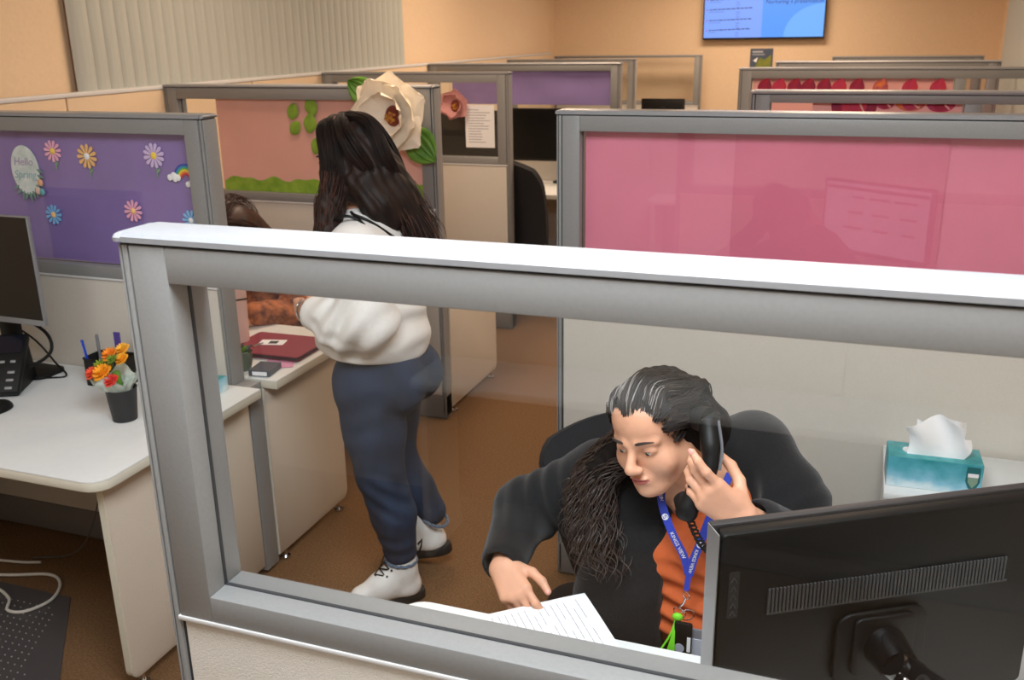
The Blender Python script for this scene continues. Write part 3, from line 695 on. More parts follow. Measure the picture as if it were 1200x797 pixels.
M_cream = mat('cream_paper_petal', (255, 244, 226), 0.7, 0.02, 20, sub=0.0); M_roseP = mat('dusty_pink_petal', (218, 160, 156), 0.7, 0.03, 14)
M_core = mat('golden_stamen', (214, 158, 60), 0.7, rgb2=(150, 70, 40), scale=60)
M_coreD = mat('dark_red_heart', (120, 52, 36), 0.8)
def petal_mesh(b, w, l, cup, curl, M):
    def f(u, v):
        s = 2 * u - 1; ww = w * (math.sin(PI * (0.12 + 0.8 * v)) ** 0.7) * (1 if v < 0.7 else 1 - 0.45 * ((v - 0.7) / 0.3) ** 2)
        y = -cup * v * v * l + 0.25 * cup * l * s * s * v * -1 + curl * l * max(0, v - 0.62) ** 1.5 + 0.012 * l * math.sin(s * 7 + v * 5)
        return (s * ww, y, v * l - 0.06 * l * abs(s) ** 3)
    b.sheet(f, 10, 10, 0.0008, M)
def big_flower(name, label, x, y, z, R, m, layers, core=True, leaves=(), core_r=0.13, tilt=0.0, core_off=(0, 0)):
    t = thing(name, label, 'flower decoration', (x, y, z))
    base = T(x, y, z) @ Matrix.Rotation(tilt, 4, 'Z')
    for (n, l, w, cup, lift, curl, ph) in layers:
        for k in range(n):
            a = ph + 2 * PI * k / n + random.uniform(-0.12, 0.12); b = MB()
            M = base @ Matrix.Rotation(a, 4, 'Y') @ Matrix.Translation((0, -lift * R, 0.06 * R)) @ Matrix.Rotation(0.16 + random.uniform(-0.06, 0.06), 4, 'X')
            petal_mesh(b, w * R * random.uniform(0.92, 1.08), l * R * random.uniform(0.93, 1.05), cup, curl, M); b.build('petal', m, t, 0.9)
    if core:
        ox, oz = core_off[0] * R, core_off[1] * R
        b = MB(); b.ball((x + ox, y - 0.30 * R, z + oz), (core_r * R * 1.3, 0.10 * R, core_r * R * 1.5)); b.build('heart', M_coreD, t, True)
        b = MB()
        for k in range(26):
            a = random.uniform(0, 2 * PI); q = core_r * R * math.sqrt(random.random()) * 0.8
            b.tube([(x + ox + q * math.cos(a) * 0.6, y - 0.34 * R, z + oz + q * math.sin(a) * 0.6), (x + ox + q * math.cos(a), y - 0.50 * R, z + oz + q * math.sin(a))], [0.012 * R, 0.035 * R], 6)
        b.build('stamens', M_core, t, True)
    for (a, l, w, m2) in leaves:
        b = MB(); M = T(x, y + 0.01, z) @ Matrix.Rotation(a, 4, 'Y') @ Matrix.Translation((0, 0, 0.55 * R))
        def lf(u, v):
            s = 2 * u - 1; ww = w * R * math.sin(PI * min(1, 0.1 + 0.9 * v)) ** 0.75
            return (s * ww, -0.02 * R * (1 - abs(s)) - 0.10 * R * v * abs(s) - 0.018 * R * math.cos(s * 16), v * l * R)
        b.sheet(lf, 14, 10, 0.0008, M); b.build('leaf', m2, t, 0.5)
    return t
big_flower('giant_paper_flower', 'giant cream white paper flower with two green leaves above the standing woman', -2.085, 4.06, 1.525, 0.20, M_cream,
           [(6, 1.0, 0.52, 0.02, 0.0, -0.1, 0.2), (6, 0.84, 0.50, 0.22, 0.12, -0.5, 0.7), (5, 0.58, 0.40, 0.5, 0.20, -0.5, 0.1)],
           leaves=((-0.95, 0.78, 0.34, M_dgreen), (2.35, 0.95, 0.42, M_dgreen)), core_off=(0.20, 0.0), core_r=0.16)
big_flower('pink_paper_flower', 'dusty pink paper flower with a golden middle, beside the pinned document', -2.44, 5.63, 1.455, 0.10, M_roseP,
           [(6, 1.0, 0.5, 0.1, 0.0, -0.3, 0.2), (5, 0.78, 0.48, 0.6, 0.16, -0.3, 0.6)], core_r=0.26, core_off=(0.12, -0.08))
# pinned document
t = thing('pinned_document', 'white document with rows of grey print pinned beside the pink paper flower', 'document', (-2.275, 5.645, 1.19))
MB().box(-2.385, -2.19, 5.648, 5.649, 1.19, 1.452).build('sheet', M_white, t)
b = MB()
for k in range(13): b.box(-2.365, -2.365 + random.uniform(0.07, 0.15), 5.6472, 5.6479, 1.42 - k * 0.0165, 1.4235 - k * 0.0165)
tag(b.build('print', M_ink, t), kind='stuff')
# paper tulips and petals on the right hand partitions
M_red = mat('dark_red_paper', (178, 36, 62), 0.7, rgb2=(120, 28, 70), scale=14); M_vio = mat('magenta_paper', (168, 52, 104), 0.7, rgb2=(206, 52, 60), scale=12); M_orr = mat('orange_red_paper', (232, 128, 60), 0.7, rgb2=(150, 50, 110), scale=20)
def tulip(x0, x1, zb, y, m, m2, label, lean=0.0):
    t = thing('paper_tulip', label, 'flower decoration', ((x0 + x1) / 2, y, zb)); c = (x0 + x1) / 2; w = (x1 - x0) / 2; zt = 1.597
    for part_, fw, dy, mm in (('petal', 1.0, 0.0, m), ('petal', 0.55, -0.0012, m2)):
        pts = [(c + w * fw * math.cos(q) + lean * (zb + (zt - zb) * (1 + math.sin(q)) - zb), zt + (zt - zb) * (0.75 + 0.25 * fw) * math.sin(q)) for q in np.linspace(-PI, 0, 17)]
        MB().prism(pts, y + dy - 0.0008, y + dy, 'y').build(part_, mm, t)
    MB().tube([(c + w * 0.25, y - 0.002, zt - 0.002), (c + w * 0.62, y - 0.002, zb + (zt - zb) * 0.35)], 0.004, 6).build('rib', M_palepink, t)
tulip(-0.145, 0.025, 1.50, 4.031, M_red, M_vio, 'biggest dark red paper tulip, left one behind the pink partition')
tulip(0.02, 0.085, 1.575, 4.029, M_vio, M_red, 'small magenta paper tulip next to the biggest one')
tulip(0.09, 0.195, 1.570, 4.031, M_orr, M_vio, 'orange and magenta paper tulip right of the middle')
tulip(0.20, 0.30, 1.566, 4.031, M_vio, M_red, 'purple-red paper tulip, rightmost behind the pink partition')
for k, px in enumerate((-0.63, -0.545, -0.455, -0.375, -0.285, -0.20, -0.10, 0.03, 0.19, 0.34)):
    b = MB(); M = T(px, 6.15, 1.495) @ Matrix.Rotation(0.35, 4, 'Y'); petal_mesh(b, 0.042, 0.10, 0.1, 0, M)
    tag(b.build('paper_petal', [M_red, M_vio, M_red, M_red, M_red, M_vio, M_red, M_orr, M_vio, M_vio][k], None, 0.9), '%s paper petal, %s from the left in the row on the second partition' % (['dark red', 'magenta', 'dark red', 'dark red', 'dark red', 'magenta', 'dark red', 'orange and purple', 'magenta', 'magenta'][k], ['first', 'second', 'third', 'fourth', 'fifth', 'sixth', 'seventh', 'eighth', 'ninth', 'tenth'][k]), 'flower decoration', 'row of paper petals')

# ================================================================== television and poster on the back wall
t = thing('television', 'wall television showing a blue slide with bulleted text', 'television', (-1.14, 10.93, 1.74))
x0, x1, z0, z1, yt = -1.782, -0.520, 1.760, 2.47, 10.90
MB().box(x0, x1, yt, yt + 0.045, z0, z1, 0.006).build('housing', M_blackg, t, 0.5)
MB().box(x0 + 0.3, x1 - 0.3, yt + 0.045, YB - 0.001, z0 + 0.2, z1 - 0.2).build('wall_bracket', M_black, t)
M_scr = mat('blue_screen', (20, 30, 60), 0.4, emit=((128, 168, 255), 1.0)); M_scr2 = mat('blue_screen_right', (20, 30, 60), 0.4, emit=((84, 156, 252), 1.0)); M_scr3 = mat('blue_screen_glow', (20, 30, 60), 0.4, emit=((112, 178, 255), 1.0))
M_scrk = mat('screen_text', (20, 24, 60), 0.5, emit=((38, 44, 110), 1.0)); M_scrg = mat('screen_small_text', (20, 24, 60), 0.5, emit=((96, 110, 190), 1.0)); M_scrb = mat('screen_bullet', (60, 10, 60), 0.5, emit=((176, 40, 130), 1.0))
xm = x0 + 0.62
MB().box(x0 + 0.012, xm, yt - 0.002, yt, z0 + 0.02, z1 - 0.012).build('slide_left', M_scr, t)
MB().box(xm, x1 - 0.012, yt - 0.002, yt, z0 + 0.02, z1 - 0.012).build('slide_right', M_scr2, t)
b = MB(); pts = [(x1 - 0.013, z0 + 0.021)] + [(x1 - 0.013 - 0.40 * math.cos(a), z0 + 0.021 + 0.33 * math.sin(a)) for a in np.linspace(0, PI / 2, 12)]
b.prism(pts, yt - 0.003, yt - 0.0021, 'y'); b.build('slide_circle', M_scr3, t)
bt = MB(); sm = MB(); bl = MB()
for k, zz in enumerate((1.855, 1.955, 2.065, 2.165, 2.265)):
    bl.ball((x0 + 0.04, yt - 0.003, zz), (0.008, 0.002, 0.008), None, 8, 6)
    xx = x0 + 0.065
    while xx < x0 + 0.50:
        wd = random.uniform(0.02, 0.05); bt.box(xx, xx + wd, yt - 0.003, yt - 0.002, zz - 0.004 + 0.03 * (xx - x0), zz + 0.006 + 0.03 * (xx - x0)); xx += wd + 0.008
    for j in range(3):
        sm.box(x0 + 0.345, x0 + 0.375 + random.uniform(0, 0.02), yt - 0.003, yt - 0.002, zz - 0.03 - j * 0.024, zz - 0.024 - j * 0.024)
    sm.box(x0 + 0.06, x0 + 0.06 + random.uniform(0.08, 0.25), yt - 0.003, yt - 0.002, zz - 0.022, zz - 0.017)
tag(bt.build('bullet_text', M_scrk, t), kind='stuff'); tag(sm.build('small_text', M_scrg, t), kind='stuff'); tag(bl.build('bullets', M_scrb, t), kind='stuff')
text_part('slide_heading', 'Nurturing a presentation', 0.058, T((xm + x1) / 2, yt - 0.003, 2.135) @ Matrix.Rotation(PI / 2, 4, 'X'), M_scrk, t, shear=0.15)
t = thing('poster', 'small dark blue and green poster on the back wall under the television', 'poster', (-1.15, 10.99, 1.33))
MB().box(-1.272, -1.035, 10.985, 10.998, 1.33, 1.664).build('board', mat('poster_slate', (70, 82, 102), 0.6), t)
MB().prism([(-1.25, 1.40), (-1.05, 1.40), (-1.05, 1.60), (-1.12, 1.55), (-1.17, 1.57)], 10.983, 10.985, 'y').build('green_shape', mat('poster_green', (104, 122, 52), 0.7, rgb2=(134, 136, 48), scale=30), t)
MB().box(-1.25, -1.14, 10.983, 10.985, 1.622, 1.64).build('title_line', mat('poster_pale', (170, 176, 186), 0.7), t); MB().box(-1.25, -1.12, 10.983, 10.985, 1.596, 1.609).build('title_line', mat('poster_pale', (150, 158, 170), 0.7), t)
MB().prism([(-1.24, 1.54), (-1.19, 1.575), (-1.205, 1.52)], 10.982, 10.985, 'y').build('bird_shape', M_white, t)

# ================================================================== office furniture
def chair(label, x, y, rz, m_seat, back_h=0.56, back_z=0.52, back_w=0.46, arms=True, frame_m=None, tilt=0.12, taper=0.1):
    t = thing('office_chair', label, 'chair', (x, y, 0), rz); K = T(x, y, 0, rz); fm = frame_m or M_black
    b = MB()
    def seat(u, v):
        return ((u - 0.5) * 0.48, (v - 0.5) * 0.47, 0.465 + 0.012 * math.sin(u * PI) - 0.035 * max(0, 0.25 - v) ** 1 - 0.01 * (2 * u - 1) ** 2)
    b.prism(rrect(-0.24, 0.24, -0.235, 0.235, 0.09), 0.40, 0.47, 'z', 0.02); b.build('seat', m_seat, t, 0.6, K)   # front of the seat is at -y
    b = MB()
    def bk(u, v):
        s = 2 * u - 1; zz = v * back_h; ww = back_w / 2 * (1 - 0.16 * max(0, (v - 0.72) / 0.28) ** 2.2 - taper * (1 - v) ** 1.4)
        top = -0.05 * max(0, (v - 0.7) / 0.3) * s * s
        return (s * ww, 0.235 + tilt * v * back_h * 1.6 - 0.045 * s * s - 0.03 * math.sin(v * PI), back_z + zz + top)
    b.sheet(bk, 16, 16, 0.045); b.build('backrest', m_seat, t, 0.6, K)
    MB().tube([(0, 0.08, 0.40), (0, 0.25, 0.41), (0, 0.30, 0.5), (0, 0.31 + tilt * 0.3, 0.75)], 0.022, 8).build('back_support', fm, t, True, K)
    MB().lathe([(0.0, 0.30), (0.03, 0.30), (0.03, 0.40), (0, 0.40)], (0, 0, 0), 14).build('mechanism', fm, t, 0.5, K)
    MB().lathe([(0.0, 0.09), (0.025, 0.09), (0.025, 0.32), (0, 0.32)], (0, 0, 0), 14).build('gas_column', M_chrome, t, 0.5, K)
    for k in range(5):
        a = 2 * PI * k / 5 + 0.3; ca, sa = math.cos(a), math.sin(a); b = MB()
        b.tube([(0.02 * ca, 0.02 * sa, 0.115), (0.16 * ca, 0.16 * sa, 0.10), (0.30 * ca, 0.30 * sa, 0.075)], [0.024, 0.02, 0.015], 8); lg = b.build('base_leg', fm, t, True, K)
        MB().lathe([(0, -0.01), (0.026, -0.01), (0.026, 0.01), (0, 0.01)], (0, 0, 0), 14, T(0.30 * ca, 0.30 * sa, 0.03, a + 0.6, PI / 2)).build('caster', M_black, lg, 0.5, K)
        MB().tube([(0.30 * ca, 0.30 * sa, 0.03), (0.30 * ca, 0.30 * sa, 0.08)], 0.008, 6).build('caster_stem', M_black, lg, True, K)
    if arms:
        for s in (-1, 1):
            b = MB(); b.tube([(s * 0.2, 0.02, 0.41), (s * 0.29, 0.02, 0.42), (s * 0.30, 0.03, 0.55), (s * 0.29, 0.03, 0.645)], 0.016, 8); a = b.build('armrest', fm, t, True, K)
            MB().box(s * 0.29 - 0.04, s * 0.29 + 0.04, -0.12, 0.14, 0.645, 0.675, 0.012).build('arm_pad', M_black, a, 0.5, K)
    return t

def desk_set(label, x0, x1, y0, y1, rad=0.05, panel_x=None, z=0.74, panel_y=None, side=1, rr=(1, 1)):
    t = thing('desk', label, 'desk', ((x0 + x1) / 2, (y0 + y1) / 2, 0))
    MB().prism(rrect(x0, x1, y0, y1, (rad if rr[0] else 0.002, rad if rr[1] else 0.002, 0.002, 0.002) if side > 0 else (0.002, 0.002, rad, rad)), z - 0.004, z, 'z').build('desktop', M_lam, t, 0.5)
    MB().prism(rrect(x0, x1, y0, y1, (rad if rr[0] else 0.002, rad if rr[1] else 0.002, 0.002, 0.002) if side > 0 else (0.002, 0.002, rad, rad)), z - 0.032, z - 0.004, 'z', 0.003).build('edge_band', M_edge, t, 0.5)
    py0, py1 = panel_y
    if panel_x is not None:
        pts = rrect(py0, py1, 0.045, z - 0.033, (0.035 if rr[1] else 0.002, 0.035 if rr[1] else 0.002, 0.035 if rr[0] else 0.002, 0.035 if rr[0] else 0.002))
        e = MB().prism(pts, panel_x - 0.028, panel_x, 'x', 0.003).build('end_panel', M_endp, t, 0.5)
        MB().prism(rrect(py0 - 0.002, py1 + 0.002, 0.043, z - 0.0335, (0.036 if rr[1] else 0.002, 0.036 if rr[1] else 0.002, 0.036 if rr[0] else 0.002, 0.036 if rr[0] else 0.002)), panel_x - 0.026, panel_x - 0.003, 'x').build('panel_edge', M_edge, e, 0.5)
        for yy in (py0 + 0.05, py1 - 0.06):
            MB().lathe([(0, 0), (0.02, 0), (0.02, 0.01), (0.006, 0.012), (0.006, 0.05), (0, 0.05)], (panel_x - 0.014, yy, 0), 10).build('levelling_foot', M_chrome, e, 0.6)
    ox = x0 if side > 0 else x1
    MB().box(min(ox, ox + side * 0.028), max(ox, ox + side * 0.028), y0 + 0.06, y1 - 0.04, 0.01, z - 0.033).build('end_panel', M_endp, t)
    return t
desk_set('white desk with a rounded corner at the left, carrying the desk phone', -3.30, -1.862, 1.79, 2.549, 0.06, -1.918, 0.74, (1.86, 2.547), rr=(1, 0))
desk_set('white desk of the red-haired person, carrying the maroon folder', -3.30, -1.855, 2.631, 3.22, 0.05, -1.912, 0.74, (2.634, 3.14), rr=(0, 1))
desk_set('white desk behind the rose partition, mostly its peach-lit end panel seen', -3.30, -1.86, 4.181, 4.86, 0.05, -1.885, 0.74, (4.183, 4.82), rr=(0, 1))
desk_set('white desk between the document partition and the lilac one, its corner just in view', -3.30, -1.97, 6.62, 7.29, 0.05, -2.0, 0.74, (6.66, 7.2))
desk_set('white desk against the far bare partition, under its monitor', -3.30, -1.75, 10.1, 10.67, 0.04, -1.79, 0.74, (10.14, 10.6))
desk_set('white desk before the narrow plain partition at the far left', -3.30, -1.82, 8.6, 9.15, 0.04, -1.86, 0.74, (8.64, 9.1))
desk_set('white work surface in front of the seated woman, paper lying on its edge', -0.826, 1.12, 1.036, 1.572, 0.05, -0.79, 0.74, (1.06, 1.53), side=-1)
desk_set('white desk on the right between the tulip partition and the petal partition', -0.40, 1.12, 4.10, 4.7, 0.05, -0.36, 0.74, (4.12, 4.66), side=-1)

M_seatblk = mat('charcoal_chair_fabric', (30, 30, 33), 0.9, 0.15, 300, 0.3, 500)
chair('black office chair the seated woman sits in, its back behind her shoulder', -0.40, 2.02, 0.42, M_seatblk, 0.44, 0.48, 0.50, arms=False, taper=0.5)
chair('dark office chair standing in the aisle beyond the rose partition', -2.03, 6.12, 2.75, M_seatblk, 0.58, 0.52, 0.46)
chair('grey-blue office chair of the red-haired person', -2.42, 3.62, 0.0, mat('grey_blue_chair_fabric', (112, 124, 136), 0.9, 0.06, 200), 0.42, 0.50, 0.44)

def monitor(label, x, y, zc, rz, w, h, back_detail=False, stand=True, foot_z=0.74, bez=0.012, bot=0.02, name='computer_monitor', bezel_m=None, screen_m=None, tilt=0.0, inset=0.03):
    """screen faces local -y"""
    t = thing(name, label, 'monitor', (x, y, foot_z if stand else zc - h / 2), rz); K = T(x, y, zc, rz, tilt)
    bm_ = bezel_m or M_black
    MB().box(-w / 2, w / 2, -0.008, 0.008, -h / 2, h / 2, 0.003).build('bezel', bm_, t, 0.5, K)
    MB().box(-w / 2 + bez, w / 2 - bez, -0.0095, -0.007, -h / 2 + bot, h / 2 - bez).build('screen', screen_m or M_screenoff, t, None, K)
    MB().prism(rrect(-w / 2 + inset, w / 2 - inset, -h / 2 + inset, h / 2 - inset, 0.01), 0.0082, 0.034, 'y', 0.004).build('back_cover', M_black, t, 0.5, K)
    if stand:
        MB().box(-0.035, 0.035, 0.034, 0.07, -zc + foot_z + 0.01, 0.06, 0.006).build('stand_neck', M_black, t, 0.5, K)
        MB().prism(rrect(-0.10, 0.10, 0.045, 0.18, 0.04), -zc + foot_z, -zc + foot_z + 0.012, 'z', 0.003).build('stand_foot', M_black, t, 0.5, K)
    return t, K
# --- far monitors
monitor('black monitor back seen through the window of the far bare partition', -2.10, 10.45, 1.03, PI, 0.47, 0.28)
monitor('black monitor in the document window, left of the sheet', -2.60, 6.1, 1.22, 0.1, 0.52, 0.32)
monitor('black monitor under the lilac tissue, beyond the dark chair', -2.20, 7.12, 1.12, 0.05, 0.86, 0.40)

# ================================================================== left workstation
monitor('black monitor with a grey lower bezel at the left edge of the picture', -2.755, 2.33, 1.155, -0.02, 0.46, 0.372, bot=0.022, bezel_m=M_silver, bez=0.004)
# desk phone
t = thing('desk_phone', 'black desk telephone with grey keys under the left monitor', 'telephone', (-2.745, 2.265, 0.74), 0.48); K = T(-2.745, 2.265, 0.74, 0.48)
Kp = K @ Matrix.Translation((0, -0.02, 0.077)) @ Matrix.Rotation(math.radians(42), 4, 'X')
MB().box(-0.11, 0.115, -0.10, 0.13, -0.012, 0.02, 0.008, Kp).build('body', M_black, t, 0.5)
MB().prism([(-0.085, 0.001), (0.11, 0.001), (0.082, 0.13), (0.062, 0.13)], -0.09, 0.105, 'x', 0.002, K).build('stand', M_black, t, 0.5)
MB().box(-0.035, 0.105, 0.05, 0.12, 0.0195, 0.0225, 0.001, Kp).build('display', mat('phone_display', (16, 20, 34), 0.15), t)
for r in range(4):
    for c2 in range(3):
        b = MB(); b.box(-0.028 + c2 * 0.028, -0.010 + c2 * 0.028, -0.092 + r * 0.019, -0.079 + r * 0.019, 0.019, 0.0245, 0.002, Kp); kk = b.build('key', M_black, t, 0.5)
        MB().box(-0.022 + c2 * 0.028, -0.016 + c2 * 0.028, -0.088 + r * 0.019, -0.083 + r * 0.019, 0.0243, 0.0251, 0, Kp).build('key_mark', M_silver, kk)
for r in range(3): MB().box(0.072, 0.096, -0.09 + r * 0.03, -0.08 + r * 0.03, 0.019, 0.0235, 0.002, Kp).build('function_key', M_silver, t, 0.5)
for c2 in range(4): MB().box(-0.03 + c2 * 0.035, -0.012 + c2 * 0.035, 0.012, 0.022, 0.019, 0.0235, 0.002, Kp).build('soft_key', M_silver, t, 0.5)
b = MB(); b.tube([tuple(Kp @ Vector(p)) for p in ((-0.078, -0.10, 0.03), (-0.078, -0.04, 0.052), (-0.078, 0.05, 0.052), (-0.078, 0.12, 0.03))], [0.024, 0.018, 0.018, 0.024], 10); b.build('handset', M_black, t, True)
b = MB(); b.tube(catmull([(-2.86, 2.42, 0.97), (-2.76, 2.43, 0.955), (-2.66, 2.44, 0.90), (-2.63, 2.42, 0.84), (-2.67, 2.37, 0.80), (-2.72, 2.31, 0.79)], 30), 0.006, 8); tag(b.build('monitor_cable', M_black, None, True), 'thick black cable looping from monitor to phone on left desk', 'cable')
b = MB(); b.tube(catmull([(-2.84, 2.44, 0.93), (-2.74, 2.46, 0.86), (-2.66, 2.46, 0.78), (-2.60, 2.44, 0.745), (-2.66, 2.40, 0.744)], 24), 0.0035, 8); tag(b.build('thin_cable', M_black, None, True), 'thin dark cable lying behind the desk phone', 'cable')
# mouse
b = MB(); b.ball((-2.568, 2.115, 0.7425), (0.034, 0.055, 0.034), None, 16, 10)
for v in b.bm.verts: v.co.z = max(0.7405, v.co.z)
t = thing('computer_mouse', 'black computer mouse at the left edge of the left desk', 'mouse', (-2.568, 2.115, 0.74)); b.build('shell', M_black, t, True)
MB().lathe([(0, -0.003), (0.007, -0.003), (0.007, 0.003), (0, 0.003)], (0, 0, 0), 12, T(-2.568, 2.08, 0.772, 0, 0, PI / 2)).build('scroll_wheel', M_silver, t)
# pen holder
t = thing('pen_holder', 'black mesh pen holder against the panel on the left desk', 'pen holder', (-2.40, 2.45, 0.74))
b = MB(); o_ = rrect(-2.475, -2.32, 2.395, 2.50, 0.02); b.prism(o_, 0.74, 0.745, 'z')
for i in range(len(o_)):
    (xa, ya), (xb, yb) = o_[i], o_[(i + 1) % len(o_)]; L = math.hypot(xb - xa, yb - ya); M = T(xa, ya, 0, math.atan2(yb - ya, xb - xa)); b.box(0, L, 0, 0.002, 0.742, 0.835, 0, M)
b.build('basket', M_mesh, t); b = MB(); b.tube([(x, y, 0.836) for x, y in o_ + o_[:1]], 0.003, 6); b.build('rim', M_black, t, True)
for px, py, dx, dy, L, m2, lab in ((-2.455, 2.415, -0.012, -0.01, 0.155, (30, 66, 190), 'blue pen leaning at the left of the mesh pen holder'), (-2.462, 2.43, -0.03, 0.0, 0.145, (196, 200, 206), 'silver pen leaning outward at the left of the pen holder'), (-2.44, 2.45, -0.012, 0.01, 0.16, (120, 122, 130), 'grey pen upright behind the blue pen')):
    p = thing('pen', lab, 'pen', (px, py, 0.747)); b = MB(); top_ = (px + dx, py + dy, 0.747 + L)
    b.tube([(px, py, 0.747), top_], 0.005, 8); b.build('barrel', mat('pen_barrel', m2, 0.35), p, True); b = MB(); b.tube([(px + dx * 0.6, py + dy * 0.6 - 0.006, 0.747 + L * 0.6), (px + dx, py + dy - 0.006, 0.747 + L * 0.98)], 0.0016, 6); b.build('clip', M_chrome, p, True)
b = MB(); b.box(-2.36, -2.335, 2.44, 2.446, 0.748, 0.93, 0.001, None); tag(b.build('purple_ruler', mat('dark_purple_plastic', (74, 60, 140), 0.5)), 'dark purple strip standing in the pen holder', 'ruler')
b = MB(); b.box(-2.332, -2.27, 2.50, 2.506, 0.742, 0.915, 0.001); tag(b.build('yellow_card', mat('yellow_card', (250, 200, 60), 0.7)), 'yellow card standing behind the potted flowers', 'card')
# flower pot
t = thing('flower_pot', 'black pot of orange, yellow and red artificial flowers on the left desk', 'plant', (-2.12, 2.19, 0.74))
MB().lathe([(0, 0), (0.037, 0), (0.047, 0.1), (0.049, 0.105), (0.045, 0.105), (0.043, 0.092), (0, 0.09)], (-2.12, 2.19, 0.741), 28).build('pot', mat('black_pot', (36, 36, 38), 0.55), t, 0.5)
M_wrap = bpy.data.materials.new('cellophane'); M_wrap = mat('grey_green_wrap', (166, 186, 170), 0.25, rgb2=(206, 214, 206), scale=60)
b = MB()
def wrap(u, v):
    a = u * 2 * PI; r = 0.036 + 0.036 * v ** 1.2 * (1 + 0.22 * math.sin(a * 7) + 0.1 * math.sin(a * 12 + 1)); return (-2.125 + r * math.cos(a) - 0.012 * v, 2.19 + r * math.sin(a), 0.83 + 0.055 * v * (1 + 0.3 * math.sin(a * 4)))
b.sheet(wrap, 60, 6, 0.0006); b.build('wrap', M_wrap, t, True)
def bloom(cx, cy, cz, r, m, npet=16, lay=3, nm='bloom'):
    b = MB()
    for l in range(lay):
        for k in range(npet - 3 * l):
            a = 2 * PI * k / (npet - 3 * l) + l * 0.4; el = 0.15 + l * 0.42
            M = T(cx, cy, cz) @ Matrix.Rotation(-0.5, 4, 'Z') @ Matrix.Rotation(0.6, 4, 'X') @ Matrix.Rotation(a, 4, 'Z') @ Matrix.Rotation(-el, 4, 'Y')
            b.ball((r * 0.62, 0, 0), (r * 0.42, r * 0.15, r * 0.07), M, 6, 4)
    b.ball((cx, cy, cz), r * 0.42, None, 8, 6)
    return b.build(nm, m, t, True)
for (cx, cy, cz, r, c2) in ((-2.135, 2.145, 0.905, 0.034, (252, 168, 30)), (-2.15, 2.20, 0.945, 0.028, (250, 150, 40)), (-2.125, 2.23, 0.955, 0.026, (250, 190, 60)), (-2.185, 2.155, 0.895, 0.026, (236, 88, 56)), (-2.10, 2.14, 0.885, 0.026, (226, 66, 56)), (-2.105, 2.20, 0.935, 0.024, (248, 176, 40))):
    bloom(cx, cy, cz, r, mat('bloom_petals', c2, 0.7, 0.08, 90))
for (cx, cy, cz, r, c2) in ((-2.175, 2.18, 0.915, 0.024, (140, 160, 40)), (-2.115, 2.17, 0.945, 0.02, (120, 150, 50)), (-2.165, 2.20, 0.90, 0.022, (110, 140, 50))):
    bloom(cx, cy, cz, r, mat('foliage', c2, 0.7, 0.1, 90), 12, 3, 'foliage')
MB().tube([(-2.12, 2.19, 0.80), (-2.125, 2.185, 0.90)], 0.012, 8).build('stalks', M_dgreen, t, True)
# teal tissue box on the left desk, behind the near partition post
def tissue_box(label, x, y, z, rz, w, d, h, m_side, m_top, tissue=True, badge=True):
    t = thing('tissue_box', label, 'tissue box', (x, y, z), rz); K = T(x, y, z, rz)
    MB().box(-w / 2, w / 2, -d / 2, d / 2, 0, h, 0.0015).build('carton', m_side, t, 0.5, K)
    MB().box(-w / 2 + 0.002, w / 2 - 0.002, -d / 2 + 0.002, d / 2 - 0.002, h - 0.001, h + 0.0008).build('lid', m_top, t, None, K)
    MB().prism(rrect(-w * 0.34, w * 0.34, -d * 0.16, d * 0.16, d * 0.15), h + 0.0008, h + 0.003, 'z').build('slot', M_white, t, None, K)
    if tissue:
        def f(u, v):
            s = 2 * u - 1; ww = w * (0.30 + 0.05 * v); crest = h + 0.115 - 0.035 * abs(s - 0.05) - (0.03 if u > 0.85 else 0) * 1
            return (s * ww + 0.01 * math.sin(v * 3), -0.012 + 0.02 * math.sin(s * 4.5 + v * 2) * v - 0.012 * (1 - v), h + (crest - h) * v)
        MB().sheet(f, 24, 10, 0.0008, K).build('tissue', M_white, t, 0.8)
        def f2(u, v):
            s = 2 * u - 1; return (0.012 + s * w * 0.26, 0.012 + 0.014 * math.sin(s * 6 + 1) * v, h + (0.088 + 0.012 * math.sin(s * 3)) * v)
        MB().sheet(f2, 20, 8, 0.0008, K).build('tissue', M_white, t, 0.8)
    if badge:
        e = MB().prism([(w * 0.33, h * 0.93), (w * 0.47, h * 0.93), (w * 0.475, h * 0.45), (w * 0.44, h * 0.22), (w * 0.40, h * 0.16), (w * 0.36, h * 0.22), (w * 0.325, h * 0.45)], -d / 2 - 0.001, -d / 2, 'y').build('shield_emblem', mat('emblem_green', (34, 104, 108), 0.5), t, None, K)
        MB().prism([(w * 0.345, h * 0.66), (w * 0.455, h * 0.66), (w * 0.45, h * 0.42), (w * 0.40, h * 0.24), (w * 0.35, h * 0.42)], -d / 2 - 0.0016, -d / 2 - 0.0008, 'y').build('emblem_field', mat('emblem_sage', (132, 158, 138), 0.5), e, None, K)
        MB().box(w * 0.345, w * 0.455, -d / 2 - 0.0022, -d / 2 - 0.0012, h * 0.60, h * 0.72).build('emblem_band', M_white, e, None, K)
    return t
